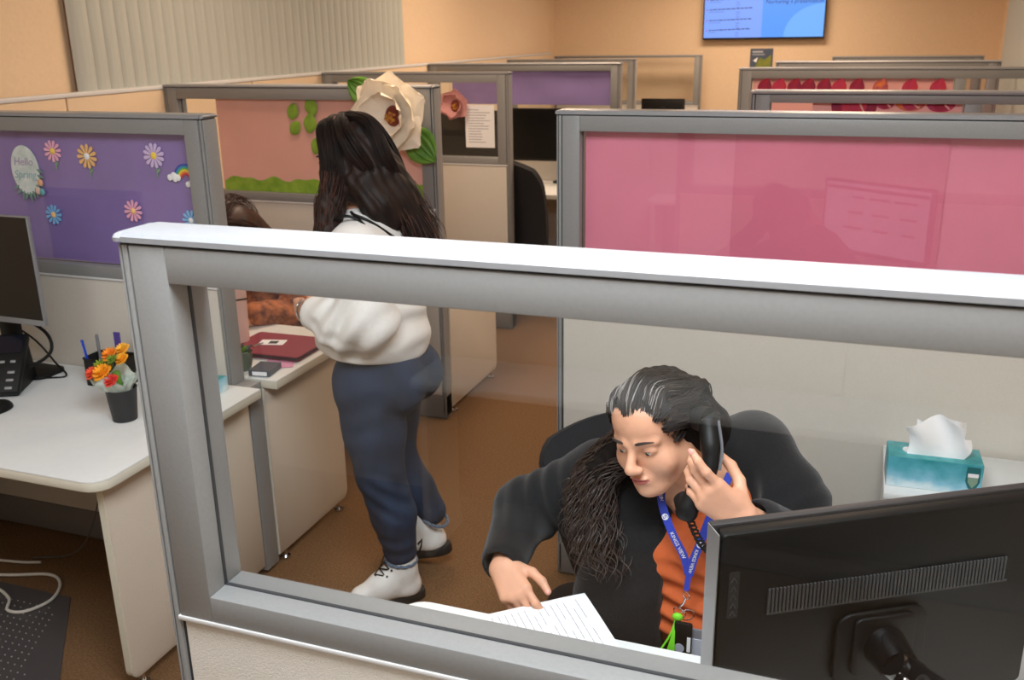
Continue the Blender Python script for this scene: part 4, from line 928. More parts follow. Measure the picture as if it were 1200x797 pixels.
def cloud_print(name):
    m = mat(name, (64, 150, 160), 0.45); nt = m.node_tree; b = nt.nodes['Principled BSDF']
    tc = nt.nodes.new('ShaderNodeTexCoord'); sep = nt.nodes.new('ShaderNodeSeparateXYZ'); n = nt.nodes.new('ShaderNodeTexNoise'); n.inputs['Scale'].default_value = 22; n.inputs['Detail'].default_value = 5
    ma = nt.nodes.new('ShaderNodeMath'); ma.operation = 'MULTIPLY_ADD'; ma.inputs[1].default_value = 0.75; r = nt.nodes.new('ShaderNodeValToRGB')
    mb = nt.nodes.new('ShaderNodeMath'); mb.operation = 'MULTIPLY_ADD'; mb.inputs[1].default_value = 8.5; mb.inputs[2].default_value = -0.28
    nt.links.new(tc.outputs['Object'], n.inputs['Vector']); nt.links.new(tc.outputs['Object'], sep.inputs[0])
    nt.links.new(sep.outputs['Z'], mb.inputs[0]); nt.links.new(n.outputs['Fac'], ma.inputs[0]); nt.links.new(mb.outputs[0], ma.inputs[2])
    el = r.color_ramp.elements; el[0].position = 0.12; el[0].color = hexc(216, 234, 240); el[1].position = 0.95; el[1].color = hexc(40, 140, 146)
    q = el.new(0.35); q.color = hexc(140, 200, 222); q = el.new(0.6); q.color = hexc(88, 172, 190)
    nt.links.new(ma.outputs[0], r.inputs[0]); nt.links.new(r.outputs[0], b.inputs['Base Color']); return m
M_tb1 = cloud_print('sky_print_carton'); M_tbt = mat('teal_lid', (48, 148, 150), 0.45, rgb2=(90, 180, 186), scale=26)
tissue_box('teal tissue box on the left desk, half hidden by the near partition post', -2.03, 2.455, 0.74, 0.0, 0.13, 0.11, 0.05, M_tb1, M_tbt, False)
# cables and mat under the left desk
b = MB(); b.tube(catmull([(-2.42, 2.50, 0.70), (-2.41, 2.49, 0.45), (-2.43, 2.47, 0.2), (-2.43, 2.45, 0.01)], 20), 0.005, 6); tag(b.build('hanging_cable', M_black, None, True), 'black cable hanging down under the left desk', 'cable')
b = MB(); b.tube(catmull([(-2.62, 2.50, 0.70), (-2.56, 2.49, 0.45), (-2.58, 2.45, 0.2), (-2.68, 2.42, 0.03), (-2.84, 2.36, 0.008)], 24), 0.0025, 6); tag(b.build('hanging_cable', mat('grey_cable', (92, 92, 92), 0.6), None, True), 'thin grey cable hanging and curving under the left desk', 'cable')
b = MB(); b.tube(catmull([(-3.05, 2.17, 0.012), (-2.82, 2.235, 0.012), (-2.68, 2.285, 0.012), (-2.595, 2.25, 0.012), (-2.545, 2.16, 0.012), (-2.575, 2.075, 0.012), (-2.64, 2.06, 0.012), (-2.70, 2.12, 0.012), (-2.83, 2.155, 0.012), (-3.02, 2.11, 0.012)], 70), 0.0055, 8); tag(b.build('floor_cable', M_cableW, None, True), 'white cable looping on the floor under the left desk', 'cable')
b = MB(); b.tube(catmull([(-3.05, 2.29, 0.01), (-2.86, 2.32, 0.01), (-2.78, 2.345, 0.01)], 16), 0.005, 8); tag(b.build('floor_cable', M_cableW, None, True), 'short white cable end behind the looped floor cable', 'cable')
M_matp = mat('smoke_vinyl_mat', (74, 70, 70), 0.35)
t = thing('chair_mat', 'grey studded vinyl chair mat on the carpet at the bottom left', 'floor mat', (-2.9, 1.6, 0.0))
MB().prism([(-3.2, 0.9), (-2.05, 0.9), (-2.145, 1.78), (-2.50, 2.20), (-3.2, 2.20)], 0.001, 0.0045, 'z').build('sheet', M_matp, t)
b = MB()
for i in range(40):
    for j in range(46):
        px = -3.18 + i * 0.028 + (j % 2) * 0.014; py = 0.92 + j * 0.028
        if py > 2.14 or px > -2.12 - max(0, (py - 1.5)) * 0.6: continue
        b.ball((px, py, 0.0045), (0.0028, 0.0028, 0.0028), None, 6, 4)
tag(b.build('studs', mat('clear_studs', (150, 148, 146), 0.25), t, True), kind='stuff')

# ================================================================== desk of the red-haired person
t = thing('maroon_folder', 'maroon folder lying on the desk beside the standing woman', 'folder', (-2.06, 2.92, 0.742), 0.0)
Kf = T(-2.055, 2.925, 0.742, 0.02)
MB().prism(rrect(-0.145, 0.165, -0.105, 0.13, 0.012), 0.0, 0.004, 'z').build('back_cover', mat('maroon_board', (112, 40, 58), 0.55), t, None, Kf)
MB().prism(rrect(-0.14, 0.16, -0.10, 0.125, 0.004), 0.004, 0.015, 'z').build('pages', M_darkink, t, None, Kf)
MB().prism(rrect(-0.147, 0.167, -0.108, 0.132, 0.014), 0.015, 0.020, 'z', 0.001).build('front_cover', mat('maroon_cover', (138, 50, 70), 0.5, 0.05, 60), t, None, Kf)
t = thing('badge_card', 'white card with a dark photo and metal clip lying on the maroon folder', 'badge', (-2.08, 2.93, 0.7625))
Kb = T(-2.075, 2.945, 0.7625, 0.25)
MB().prism(rrect(-0.05, 0.05, -0.03, 0.03, 0.004), 0, 0.0012, 'z').build('card', M_white, t, None, Kb); MB().box(-0.012, 0.022, -0.018, 0.014, 0.0012, 0.0018).build('photo', M_darkink, t, None, Kb)
b = MB(); b.tube([(-0.03, -0.02, 0.004), (-0.052, -0.045, 0.004), (-0.06, -0.06, 0.003), (-0.05, -0.062, 0.003), (-0.04, -0.045, 0.004)], 0.0025, 6); b.build('clip', M_chrome, t, True, Kb)
b = MB(); b.prism(rrect(-0.05, 0.05, -0.04, 0.04, 0.002), 0, 0.001, 'z', 0, T(-1.955, 2.80, 0.7405, 0.3)); b.prism(rrect(-0.05, 0.05, -0.04, 0.04, 0.002), 0.001, 0.0018, 'z', 0, T(-1.94, 2.785, 0.7405, 0.5)); tag(b.build('pink_notes', mat('pink_notes', (214, 150, 186), 0.8)), 'pink note sheets sticking out under the maroon folder', 'paper')
t = thing('tumbler', 'tall pale pink tumbler with a dark strap, left of the maroon folder', 'cup', (-2.215, 2.93, 0.741))
MB().lathe([(0, 0), (0.036, 0), (0.039, 0.03), (0.044, 0.19), (0.044, 0.235), (0.036, 0.245), (0, 0.245)], (-2.215, 2.93, 0.741), 26).build('cup', mat('blush_tumbler', (222, 186, 176), 0.4), t, 0.5)
b = MB(); b.tube([(-2.215 + 0.046 * math.cos(a), 2.93 + 0.046 * math.sin(a), 0.741 + 0.182 + 0.012 * math.sin(a + 2.2)) for a in np.linspace(0, 2 * PI, 32)], 0.003, 6); b.build('strap', M_black, t, True)
MB().lathe([(0, 0.245), (0.037, 0.245), (0.037, 0.262), (0, 0.262)], (-2.215, 2.93, 0.741), 20).build('lid', mat('blush_lid', (214, 176, 168), 0.5), t, 0.5)
t = thing('succulent_pot', 'small succulent in a glassy grey pot beside the tumbler', 'plant', (-2.04, 2.70, 0.741))
MB().lathe([(0, 0), (0.03, 0), (0.038, 0.03), (0.038, 0.068), (0.034, 0.072), (0.032, 0.06), (0, 0.058)], (-2.04, 2.70, 0.741), 22).build('pot', mat('grey_glass_pot', (92, 104, 92), 0.2), t, 0.5)
for k in range(11):
    a = k * 2.4; el = 0.35 + 0.08 * k; L = 0.055 - 0.002 * k + (0.035 if k == 9 else 0); b = MB(); d = Vector((math.cos(a) * math.cos(el), math.sin(a) * math.cos(el), math.sin(el))); p = Vector((-2.04, 2.70, 0.80))
    b.tube([p, p + d * L * 0.5, p + d * L], [0.008, 0.009, 0.001], 6); b.build('leaf', M_dgreen if k % 3 else mat('dark_succulent', (40, 60, 44), 0.5), t, True)
t = thing('small_booklet', 'dark booklet with a white label on the desk edge by the succulent', 'booklet', (-1.955, 2.70, 0.741))
Kk = T(-1.945, 2.70, 0.741, 0.15); MB().box(-0.04, 0.04, -0.05, 0.05, 0, 0.022, 0.002).build('cover', mat('slate_booklet', (72, 80, 92), 0.5), t, None, Kk); MB().box(-0.025, 0.03, -0.0515, -0.05, 0.004, 0.018).build('label', M_white, t, None, Kk)

# ================================================================== things around the seated woman
M_vent = mat('vent_ridge', (66, 66, 67), 0.5)
mon, Km = monitor('black monitor seen from behind on an arm, in front of the seated woman', 0.066, 1.362, 1.051, PI + math.radians(31.9), 0.53, 0.335, stand=False, inset=0.003, bezel_m=mat('dim_bezel', (52, 49, 49), 0.5),
                  screen_m=mat('lit_screen_page', (10, 10, 12), 0.3, emit=((226, 222, 236), 0.9)))
scm = mat('lit_screen_panel', (10, 10, 12), 0.3, emit=((190, 150, 200), 0.7)); sct = mat('lit_screen_text', (10, 10, 12), 0.3, emit=((140, 60, 100), 0.6))
b = MB()
for k in range(9): b.box(-0.2 + (k % 3) * 0.13, -0.2 + (k % 3) * 0.13 + random.uniform(0.05, 0.11), -0.0105, -0.0094, 0.09 - (k // 3) * 0.07, 0.10 - (k // 3) * 0.07, 0, Km)
b.box(-0.25, 0.25, -0.0105, -0.0094, 0.125, 0.14, 0, Km); tag(b.build('screen_content', sct, mon), kind='stuff')
MB().box(0.2648, 0.2664, -0.006, 0.033, -0.165, 0.165, 0.0, Km).build('side_strip', M_silver, mon)
b = MB()
for k in range(66):
    u = 0.265 - 0.080 - k * 0.0059; b.box(u - 0.0017, u + 0.0017, 0.034, 0.037, 0.030, 0.070, 0, Km @ Matrix.Rotation(0, 4, 'X'))
b.box(-0.206, 0.187, 0.0338, 0.0365, 0.0275, 0.030, 0, Km); tag(b.build('vent_ridges', M_vent, mon), kind='stuff')
lp = MB().prism(rrect(0.232, 0.248, 0.030, 0.105, 0.002), 0.034, 0.0352, 'y', 0, Km).build('embossed_plate', mat('embossed_black', (30, 30, 31), 0.5), mon)
b = MB()
for k, zz in enumerate((0.092, 0.078, 0.064, 0.050, 0.038)):
    b.tube([(0.236, 0.0356, zz - 0.004), (0.2405, 0.0356, zz + 0.004), (0.2445, 0.0356, zz - 0.003)], 0.0008, 4, Km)
tag(b.build('embossed_marks', M_vent, lp), kind='stuff')
MB().prism(rrect(-0.075, 0.075, -0.115, 0.01, 0.025), 0.034, 0.042, 'y', 0.003, Km).build('mount_cover', M_black, mon, 0.5)
P0 = Km @ Vector((0.0, 0.05, -0.045)); P1 = P0 + Vector((0.022, -0.045, -0.002)); P2 = Vector((0.181, 1.19, 1.020)); P3 = Vector((0.255, 1.13, 0.985))
d = (P2 - P1).normalized(); n = Vector((-0.25, -0.72, 0.64)); n = (n - d * n.dot(d)).normalized(); s_ = d.cross(n)
def along(p, q): return Matrix([[d[i], s_[i], n[i], p[i]] for i in range(3)] + [[0, 0, 0, 1]])
L1 = (P2 - P1).length
b = MB(); b.box(-0.005, L1 + 0.02, -0.021, 0.021, -0.024, 0.016, 0.008, along(P1, P2)); b.tube([P2 - n * 0.03, P2 + n * 0.018], [0.03, 0.026], 18); b.tube([P2, P3], 0.022, 12)
at = b.build('arm', M_blackg, mon, 0.6); at['label'] = 'glossy black swing arm'
MB().prism(rrect(-0.05, 0.05, -0.095, 0.005, 0.012), 0.0425, 0.05, 'y', 0.003, Km).build('mount_plate', M_black, at, 0.5)
b = MB(); b.tube([Km @ Vector((0, 0.048, -0.045)), P1], [0.034, 0.028], 18); b.build('swivel_head', M_blackg, at, True)
b = MB(); b.tube([P1 - n * 0.028, P1 + n * 0.022], [0.026, 0.022], 16); b.build('joint', M_blackg, at, True)
Cb = P1 + d * (L1 * 0.55); b = MB(); b.tube([Cb + n * 0.012, Cb + n * 0.019], [0.0125, 0.0115], 20); b.build('bolt', M_chrome, at, True); b = MB(); b.tube([Cb + n * 0.0185, Cb + n * 0.0205], 0.006, 8); b.build('bolt_socket', M_black, at)
b = MB()
for fr, of in ((0.16, 0.006), (0.30, 0.010)): b.ball(P1 + d * L1 * fr + n * 0.017 + s_ * of, (0.0045, 0.0045, 0.0035), None, 8, 6)
b.build('screw', M_chrome, at, True)
MB().lathe([(0, 0), (0.045, 0), (0.045, 0.012), (0.02, 0.02), (0.02, 0.235), (0, 0.235)], (P3.x, P3.y, 0.741), 18).build('post', M_blackg, at, 0.5)
# the paper she is handling
u = Vector((-0.795, -0.607, 0)); v = Vector((0.607, -0.795, 0)); A = Vector((-0.472, 1.684, 0.748))
t = thing('printed_page', 'white printed page under her right hand, overhanging the work surface edge', 'paper', tuple(A))
MB().sheet(lambda a, c: tuple(A + u * 0.279 * a + v * 0.216 * c + Vector((0, 0, 0.001 + 0.008 * math.exp(-((a * 0.9) ** 2 + (c * 0.8) ** 2) * 3)))), 12, 10, 0.0005).build('sheet', M_white, t, True)
b = MB()
for k in range(17):
    a0 = 0.10 + k * 0.05; c0 = 0.08; 
    while c0 < 0.9:
        w_ = random.uniform(0.04, 0.12)
        if random.random() < 0.75:
            p = A + u * 0.279 * a0 + v * 0.216 * c0; q = p + v * 0.216 * w_; zz = Vector((0, 0, 0.0024 + 0.008 * math.exp(-((a0 * 0.9) ** 2 + (c0 * 0.8) ** 2) * 3))); b.tube([p + zz, q + zz], 0.0006, 4)
        c0 += w_ + 0.015
tag(b.build('print', mat('pale_print', (176, 178, 190), 0.8), t), kind='stuff')
# cabinet and tissue box
t = thing('file_cabinet', 'low white cabinet under the sky-printed tissue box', 'cabinet', (0.62, 2.72, 0))
MB().box(0.14, 1.10, 2.56, 2.88, 0.03, 0.648, 0.003).build('body', M_lam, t, 0.5); MB().box(0.13, 1.11, 2.55, 2.885, 0.648, 0.668, 0.004).build('top', M_lam, t, 0.5)
for k in range(2):
    d_ = MB().box(0.15, 1.09, 2.548, 2.56, 0.05 + k * 0.30, 0.335 + k * 0.30, 0.002).build('drawer', M_lam, t, 0.5); MB().box(0.54, 0.70, 2.535, 2.548, 0.28 + k * 0.30, 0.295 + k * 0.30, 0.003).build('handle', M_silver, d_, 0.5)
MB().box(0.16, 1.08, 2.57, 2.87, 0, 0.03).build('plinth', M_kick, t)
tissue_box('sky-printed tissue box with a raised white tissue on the low white cabinet', 0.253, 2.655, 0.669, 0.03, 0.24, 0.11, 0.088, cloud_print('sky_print_carton_large'), M_tbt, True)

# ================================================================== people
M_skin = mat('warm_skin', (214, 160, 130), 0.5, 0.05, 26, 0.12, 260, sub=0.12); M_lip = mat('rose_lips', (176, 96, 88), 0.4)
M_skinS = mat('tan_skin', (206, 150, 122), 0.5, 0.04, 26, 0.1, 260, sub=0.12)
M_eyeW = mat('eye_white', (224, 216, 210), 0.3); M_iris = mat('dark_iris', (38, 24, 18), 0.15); M_brow = mat('dark_brow', (46, 34, 30), 0.8); M_lash = mat('lash', (22, 17, 16), 0.6)
M_nail = mat('pink_nail', (226, 160, 146), 0.3)
M_hairW = mat('dark_curly_hair', (36, 28, 25), 0.5, 0.3, 40, spec=0.4); M_curl = mat('brown_curls', (54, 40, 33), 0.42, 0.35, 60, spec=0.5); M_hairB = mat('hair_underlayer', (22, 17, 15), 0.85, 0.3, 40, spec=0.15); M_hairG = mat('grey_hair_streak', (152, 146, 140), 0.4)
M_hairS = bpy.data.materials.new('long_dark_hair'); M_hairS = mat('long_dark_hair', (24, 18, 16), 0.6, rgb2=(42, 27, 21), scale=24, spec=0.3)
M_hairR = mat('reddish_brown_hair', (64, 36, 26), 0.5, rgb2=(40, 25, 20), scale=30)
M_cardi = mat('black_knit', (26, 26, 27), 0.92, 0.2, 260, 0.35, 520, spec=0.2, sheen=0.15)
M_rust = mat('rust_orange_jersey', (200, 98, 54), 0.85, 0.05, 60, 0.12, 300, spec=0.2)
M_knit = mat('white_fleece', (236, 234, 230), 0.95, 0.02, 120, 0.4, 260, spec=0.15, sheen=0.2)
M_jean = mat('blue_denim', (40, 56, 82), 0.85, 0.16, 9, 0.06, 700, rgb2=(27, 37, 56), stretch=(1, 1, 0.5))
M_jeanF = mat('frayed_denim_hem', (96, 112, 132), 0.9, 0.2, 160)
M_boot = mat('white_leather', (234, 232, 228), 0.42, 0.02, 40); M_sole = mat('black_rubber_sole', (26, 25, 25), 0.6)
npv = lambda *a: np.array(a, float)

# ---- seated woman on the phone
hc = npv(-0.3382, 1.7205, 1.1365); HR = frame3((-0.338, -0.916, -0.215), (-0.24, -0.13, 0.96)); hs = 0.97
S = SDF((-0.78, 1.50, 0.70), (0.07, 2.02, 1.27), 0.0023)
Lf = head_sdf(S, hc, HR, hs, 0.12, 1.0)
S.cone(Lf(0, 0.03, -0.06), (-0.27, 1.845, 0.985), 0.052, 0.056, 0.03)
S.cone((-0.27, 1.845, 0.985), (-0.17, 1.88, 1.03), 0.055, 0.045, 0.04); S.cone((-0.27, 1.845, 0.985), (-0.44, 1.89, 0.93), 0.055, 0.05, 0.04)
S.cone((-0.27, 1.85, 0.95), (-0.25, 1.88, 0.76), 0.085, 0.085, 0.05)
S.cone((-0.165, 1.88, 1.03), (0.0, 1.77, 0.865), 0.04, 0.036, 0.03); S.cone((0.0, 1.765, 0.865), (-0.150, 1.614, 1.027), 0.038, 0.027, 0.02)
S.cone((-0.50, 1.90, 0.91), (-0.672, 1.865, 0.82), 0.04, 0.036, 0.03); S.cone((-0.672, 1.865, 0.82), (-0.652, 1.672, 0.792), 0.036, 0.026, 0.02)
f = npv(-0.66, -0.30, 0.62); tips1, bk1 = hand_sdf(S, (-0.156, 1.610, 1.025), f, (0.30, -0.05, 0.9), (-0.45, 0.95, 0.05),
    [(-0.05, 0.45, 0.30), (0.62, 0.75, 0.35), (0.72, 0.75, 0.35), (0.80, 0.75, 0.4)], [(0.5, 0.5, 0.9), (0.75, 0.2, 0.6), (0.9, 0.0, 0.3)], 0.98, 0.10)
f2 = npv(0.55, -0.62, -0.30); tips2, bk2 = hand_sdf(S, (-0.650, 1.668, 0.797), f2, (0.75, 0.45, 0.55), (0.35, 0.5, -0.75),
    [(0.3, 0.7, 0.3), (0.7, 0.95, 0.4), (0.85, 1.0, 0.4), (0.95, 1.0, 0.4)], [(0.72, 0.62, 0.1), (0.9, 0.3, 0.12), (0.95, 0.05, 0.2)], 0.95, 0.05)
me = S.mesh('person'); me.materials.append(M_skin); me.materials.append(M_lip); paint_lips(me, hc, HR, hs, 1)
W = bpy.data.objects.new('person', me); COL.objects.link(W); me.transform(Matrix.Translation((0.25, -1.95, -0.45))); W.location = (-0.25, 1.95, 0.45)
tag(W, 'seated woman in black cardigan and orange top talking on a black phone, looking down', 'person')
face_parts(W, hc, HR, hs, M_brow, M_eyeW, M_iris, M_lash, 0.12, -0.004)
nails(W, tips1[:4], bk1, M_nail); nails(W, tips2[:1] + tips2[4:], bk2, M_nail)
# hip, trousers
S = SDF((-0.62, 1.45, 0.02), (0.22, 2.25, 0.75), 0.009)
S.ell((-0.22, 2.0, 0.56), (0.19, 0.16, 0.13), None, 0.05)
for s, kx in ((-0.10, -0.36), (0.08, -0.05)):
    S.chain([(-0.22 + s, 1.98, 0.55), (kx, 1.62, 0.53), (kx - 0.01, 1.66, 0.10)], [0.105, 0.075, 0.055], 0.03)
link_mesh('trousers', S.mesh('trousers'), mat('dark_trousers', (32, 32, 36), 0.9), W)
S = SDF((-0.52, 1.40, 0.0), (0.12, 1.80, 0.14), 0.005)
for kx in (-0.37, -0.06): S.cone((kx, 1.68, 0.05), (kx, 1.54, 0.035), 0.045, 0.036, 0.02); S.plane((0, 0, 0.003), (0, 0, -1))
link_mesh('shoes', S.mesh('shoes'), M_black, W)
# orange top
S = SDF((-0.56, 1.62, 0.60), (0.10, 2.08, 1.06), 0.0045)
S.chain([(-0.23, 1.97, 0.60), (-0.235, 1.87, 0.78), (-0.25, 1.865, 0.90)], [0.150, 0.150, 0.12], 0.05)
S.ell((-0.195, 1.77, 0.86), (0.075, 0.07, 0.07), None, 0.05); S.ell((-0.33, 1.775, 0.84), (0.075, 0.07, 0.07), None, 0.05); S.ell((-0.24, 1.80, 0.70), (0.14, 0.11, 0.08), None, 0.06)
S.cone((-0.28, 1.86, 0.93), (-0.15, 1.88, 0.99), 0.075, 0.06, 0.04); S.cone((-0.28, 1.86, 0.93), (-0.42, 1.89, 0.90), 0.075, 0.06, 0.04)
S.folds((-0.24, 1.70, 0.74), 0.16, (0.15, 0.1, 1), 0.042, 0.0065, 0.7); S.folds((-0.22, 1.71, 0.87), 0.10, (0.5, 0, 1), 0.06, 0.004, 2.0)
S.cone(Lf(0, -0.02, -0.12), (-0.285, 1.80, 0.975), 0.060, 0.058, 0.015, 's')
link_mesh('orange_top', S.mesh('orange_top'), M_rust, W)
# cardigan: back, sides, two fronts and sleeves, open down the middle
S = SDF((-0.80, 1.55, 0.56), (0.12, 2.16, 1.14), 0.0045)
S.chain([(-0.24, 1.99, 0.58), (-0.245, 1.89, 0.78), (-0.26, 1.885, 0.92)], [0.185, 0.185, 0.145], 0.06)
S.ell((-0.40, 1.80, 0.80), (0.105, 0.115, 0.17), None, 0.06); S.ell((-0.40, 1.79, 0.68), (0.12, 0.12, 0.12), None, 0.06); S.ell((-0.12, 1.82, 0.82), (0.11, 0.10, 0.17), None, 0.06)
S.cone((-0.27, 1.90, 0.985), (-0.165, 1.895, 1.042), 0.075, 0.074, 0.05); S.cone((-0.29, 1.90, 0.96), (-0.49, 1.90, 0.925), 0.08, 0.078, 0.05)
S.chain([(-0.165, 1.89, 1.04), (-0.085, 1.84, 0.965), (0.0, 1.775, 0.865), (-0.120, 1.642, 0.998)], [0.075, 0.072, 0.066, 0.052], 0.03)
S.chain([(-0.49, 1.90, 0.92), (-0.668, 1.872, 0.825), (-0.655, 1.694, 0.797)], [0.085, 0.070, 0.050], 0.03)
S.folds((-0.60, 1.84, 0.84), 0.15, (0.9, 0.1, 0.35), 0.05, 0.005, 0.4); S.folds((-0.02, 1.80, 0.90), 0.15, (0.4, -0.4, -0.8), 0.055, 0.005, 1.4); S.folds((-0.42, 1.78, 0.76), 0.2, (0.7, 0.2, -0.5), 0.09, 0.004, 2.2)
S.box((-0.232, 1.66, 0.76), (0.085, 0.155, 0.36), npv(*[[0.996, 0.087, 0], [-0.087, 0.996, 0], [0, 0, 1]]).reshape(3, 3), 0.03, 0.012, 's')
S.cone((-0.30, 1.70, 1.02), (-0.275, 1.85, 0.99), 0.075, 0.066, 0.015, 's')
S.cone((-0.20, 1.56, 1.075), (-0.122, 1.640, 1.001), 0.045, 0.034, 0.004, 's'); S.cone((-0.654, 1.58, 0.785), (-0.655, 1.687, 0.796), 0.040, 0.036, 0.004, 's')
link_mesh('cardigan', S.mesh('cardigan'), M_cardi, W)
# hair
S = SDF((-0.62, 1.52, 0.76), (-0.04, 2.02, 1.30), 0.004)
E = lambda p, r, k=0.02, op='u': S.ell(Lf(*p), np.array(r) * hs, HR, k, op)
E((0, 0.024, 0.035), (0.074, 0.094, 0.082)); E((0, 0.066, -0.01), (0.080, 0.065, 0.09), 0.03)
E((-0.070, 0.020, -0.01), (0.024, 0.055, 0.075)); E((0.072, 0.040, 0.0), (0.022, 0.05, 0.06))
E((0, -0.112, -0.025), (0.057, 0.075, 0.108), 0.010, 's'); E((0, -0.032, 0.066), (0.062, 0.043, 0.041), 0.018)
S.chain([Lf(-0.080, 0.03, -0.02), (-0.455, 1.765, 1.0), (-0.445, 1.725, 0.92), (-0.41, 1.69, 0.845)], [0.022, 0.034, 0.028, 0.014], 0.02)
S.chain([Lf(0.01, 0.09, -0.02), (-0.275, 1.86, 1.08), (-0.27, 1.93, 1.01), (-0.28, 1.98, 0.95)], [0.065, 0.062, 0.05, 0.03], 0.03)
g = [(S.ax[0][:, None, None], S.ax[1][None, :, None], S.ax[2][None, None, :])][0]
S.F += (0.002 * np.sin(g[0] * 210 + g[2] * 60) * np.sin(g[1] * 190 + g[2] * 90 + g[0] * 40)).astype(np.float32)
hairW = link_mesh('hair', S.mesh('hair'), M_hairB, W)
rb = [tuple(x) for x in ((-0.455, 1.745, 0.99), (-0.44, 1.70, 0.90), (-0.405, 1.672, 0.815))]
sw1 = [(-0.49, 1.78, 0.98), (-0.475, 1.73, 0.90), (-0.43, 1.69, 0.83)]; sw2 = [(-0.47, 1.83, 1.0), (-0.50, 1.79, 0.93), (-0.47, 1.73, 0.86)]
gR, gL, gC, gT_ = [], [], [], []
for x_ in np.arange(-0.058, 0.003, 0.0055):          # combed back from the hairline, then falling to her right
    root = Lf(x_, -0.077 + abs(x_) * 0.35, 0.074 - abs(x_) * 0.35)
    top_ = [root, Lf(x_ * 1.04 - 0.001, -0.060 + abs(x_) * 0.35, 0.099 - abs(x_) * 0.4), Lf(x_ * 0.95 - 0.004, -0.015, 0.121 - abs(x_) * 0.55), Lf(x_ * 0.9 - 0.012, 0.040, 0.108 - abs(x_) * 0.75), Lf(x_ * 0.6 - 0.044, 0.085, 0.05), Lf(-0.086, 0.075, -0.02)]
    gT_.append((top_ + [Lf(-0.090, 0.06, -0.07)], 0.006, 0.010, 0.6)); gC.append((top_[:4], 0.007, 0.009, 1.0)); gR.append((top_[4:] + (sw2 if x_ > -0.03 else sw1), 0.012, 0.055, 0.45))
gR.append(([Lf(-0.078, -0.022, 0.015), Lf(-0.090, 0.005, -0.025), Lf(-0.094, 0.010, -0.07)] + rb, 0.010, 0.042, 2.2))
gR.append(([Lf(-0.082, 0.0, 0.02), Lf(-0.094, 0.02, -0.03)] + sw1, 0.010, 0.050, 1.6))
for y_, z_ in ((-0.060, 0.060), (-0.052, 0.040), (-0.042, 0.018), (-0.034, -0.005)):
    gT_.append(([Lf(-0.056 - (0.06 - z_) * 0.16, y_, z_), Lf(-0.072, y_ + 0.03, z_ + 0.004), Lf(-0.084, y_ + 0.065, z_ - 0.02), Lf(-0.090, y_ + 0.085, z_ - 0.06), Lf(-0.092, y_ + 0.085, z_ - 0.10)], 0.009, 0.012, 0.9))
for x_ in np.arange(0.0075, 0.056, 0.0055):
    root = Lf(x_, -0.077 + abs(x_) * 0.35, 0.074 - abs(x_) * 0.35)
    top_ = [root, Lf(x_ * 1.05 + 0.001, -0.060 + abs(x_) * 0.35, 0.099 - abs(x_) * 0.4), Lf(x_ * 1.0 + 0.004, -0.015, 0.121 - abs(x_) * 0.55), Lf(x_ * 1.0 + 0.012, 0.040, 0.107 - abs(x_) * 0.75), Lf(x_ * 0.8 + 0.03, 0.09, 0.05)]
    gL.append((top_ + [(-0.265, 1.85, 1.08), (-0.25, 1.92, 1.02), (-0.26, 1.97, 0.96)], 0.006, 0.040, 0.6)); gC.append((top_[:4], 0.007, 0.009, 1.0))
for y_, z_ in ((-0.058, 0.060), (-0.050, 0.040), (-0.040, 0.020), (-0.030, 0.002)):
    gL.append(([Lf(0.057 + (0.06 - z_) * 0.16, y_, z_), Lf(0.070, y_ + 0.03, z_ + 0.012), Lf(0.081, y_ + 0.075, z_), Lf(0.080, y_ + 0.11, z_ - 0.015), (-0.26, 1.85, 1.07), (-0.25, 1.91, 1.02)], 0.010, 0.035, 0.8))
gL.append(([Lf(0.064, -0.050, 0.035), Lf(0.080, -0.015, 0.03), Lf(0.088, 0.04, 0.01), (-0.25, 1.83, 1.09), (-0.235, 1.89, 1.05), (-0.25, 1.95, 0.98)], 0.009, 0.036, 2.0))
tag(strands('curls', gR, M_curl, hairW, 760, 60, 0.0011, 0.0125, 7, 0.08, 0.0003, 3), kind='stuff')
tag(strands('swept_strands', gT_, M_hairW, hairW, 900, 30, 0.0009, 0.003, 3, 0.6, 0.0003, 12), kind='stuff')
tag(strands('strands', [(g_[0], g_[1], 0.020, g_[3]) for g_ in gL], M_hairW, hairW, 900, 38, 0.0009, 0.005, 4, 0.6, 0.0003, 4), kind='stuff')
tag(strands('grey_streaks', gC, M_hairG, hairW, 170, 20, 0.0008, 0.001, 2, 0.5, 0.0003, 9), kind='stuff')
# earpiece, handset
t = thing('telephone_handset', 'black telephone handset held to the ear of the seated woman', 'telephone', (-0.25, 1.575, 1.0))
pa, pb, pm = npv(-0.232, 1.672, 1.185), npv(-0.250, 1.600, 1.040), npv(-0.222, 1.628, 1.112)
b = MB(); b.tube(catmull([pa + (0, 0, 0.012), pa, (pa + pm) / 2 + (0.006, -0.008, 0), pm + (0.004, -0.004, 0), (pb + pm) / 2, pb, pb + (-0.004, 0.0, -0.022)], 26), [0.012] + [0.022] * 5 + [0.019] * 4 + [0.016] * 6 + [0.018] * 5 + [0.021] * 4 + [0.018], 12); b.build('grip', M_black, t, 0.7)
b = MB(); b.tube([pa + (0.002, 0.0, 0.0), pa + (-0.022, 0.016, -0.003)], [0.026, 0.024], 16); b.build('earpiece', M_black, t, 0.7); b = MB(); b.tube([pb + (0, 0, -0.006), pb + (-0.012, 0.022, 0.004)], [0.023, 0.021], 16); b.build('mouthpiece', M_black, t, 0.7)
b = MB(); b.tube(catmull([pa + (0.020, -0.008, 0.006), (pa + pm) / 2 + (0.028, -0.013, 0), pm + (0.023, -0.01, 0)], 12), 0.003, 6); b.build('silver_seam', mat('grey_seam', (96, 98, 102), 0.3), t, True)
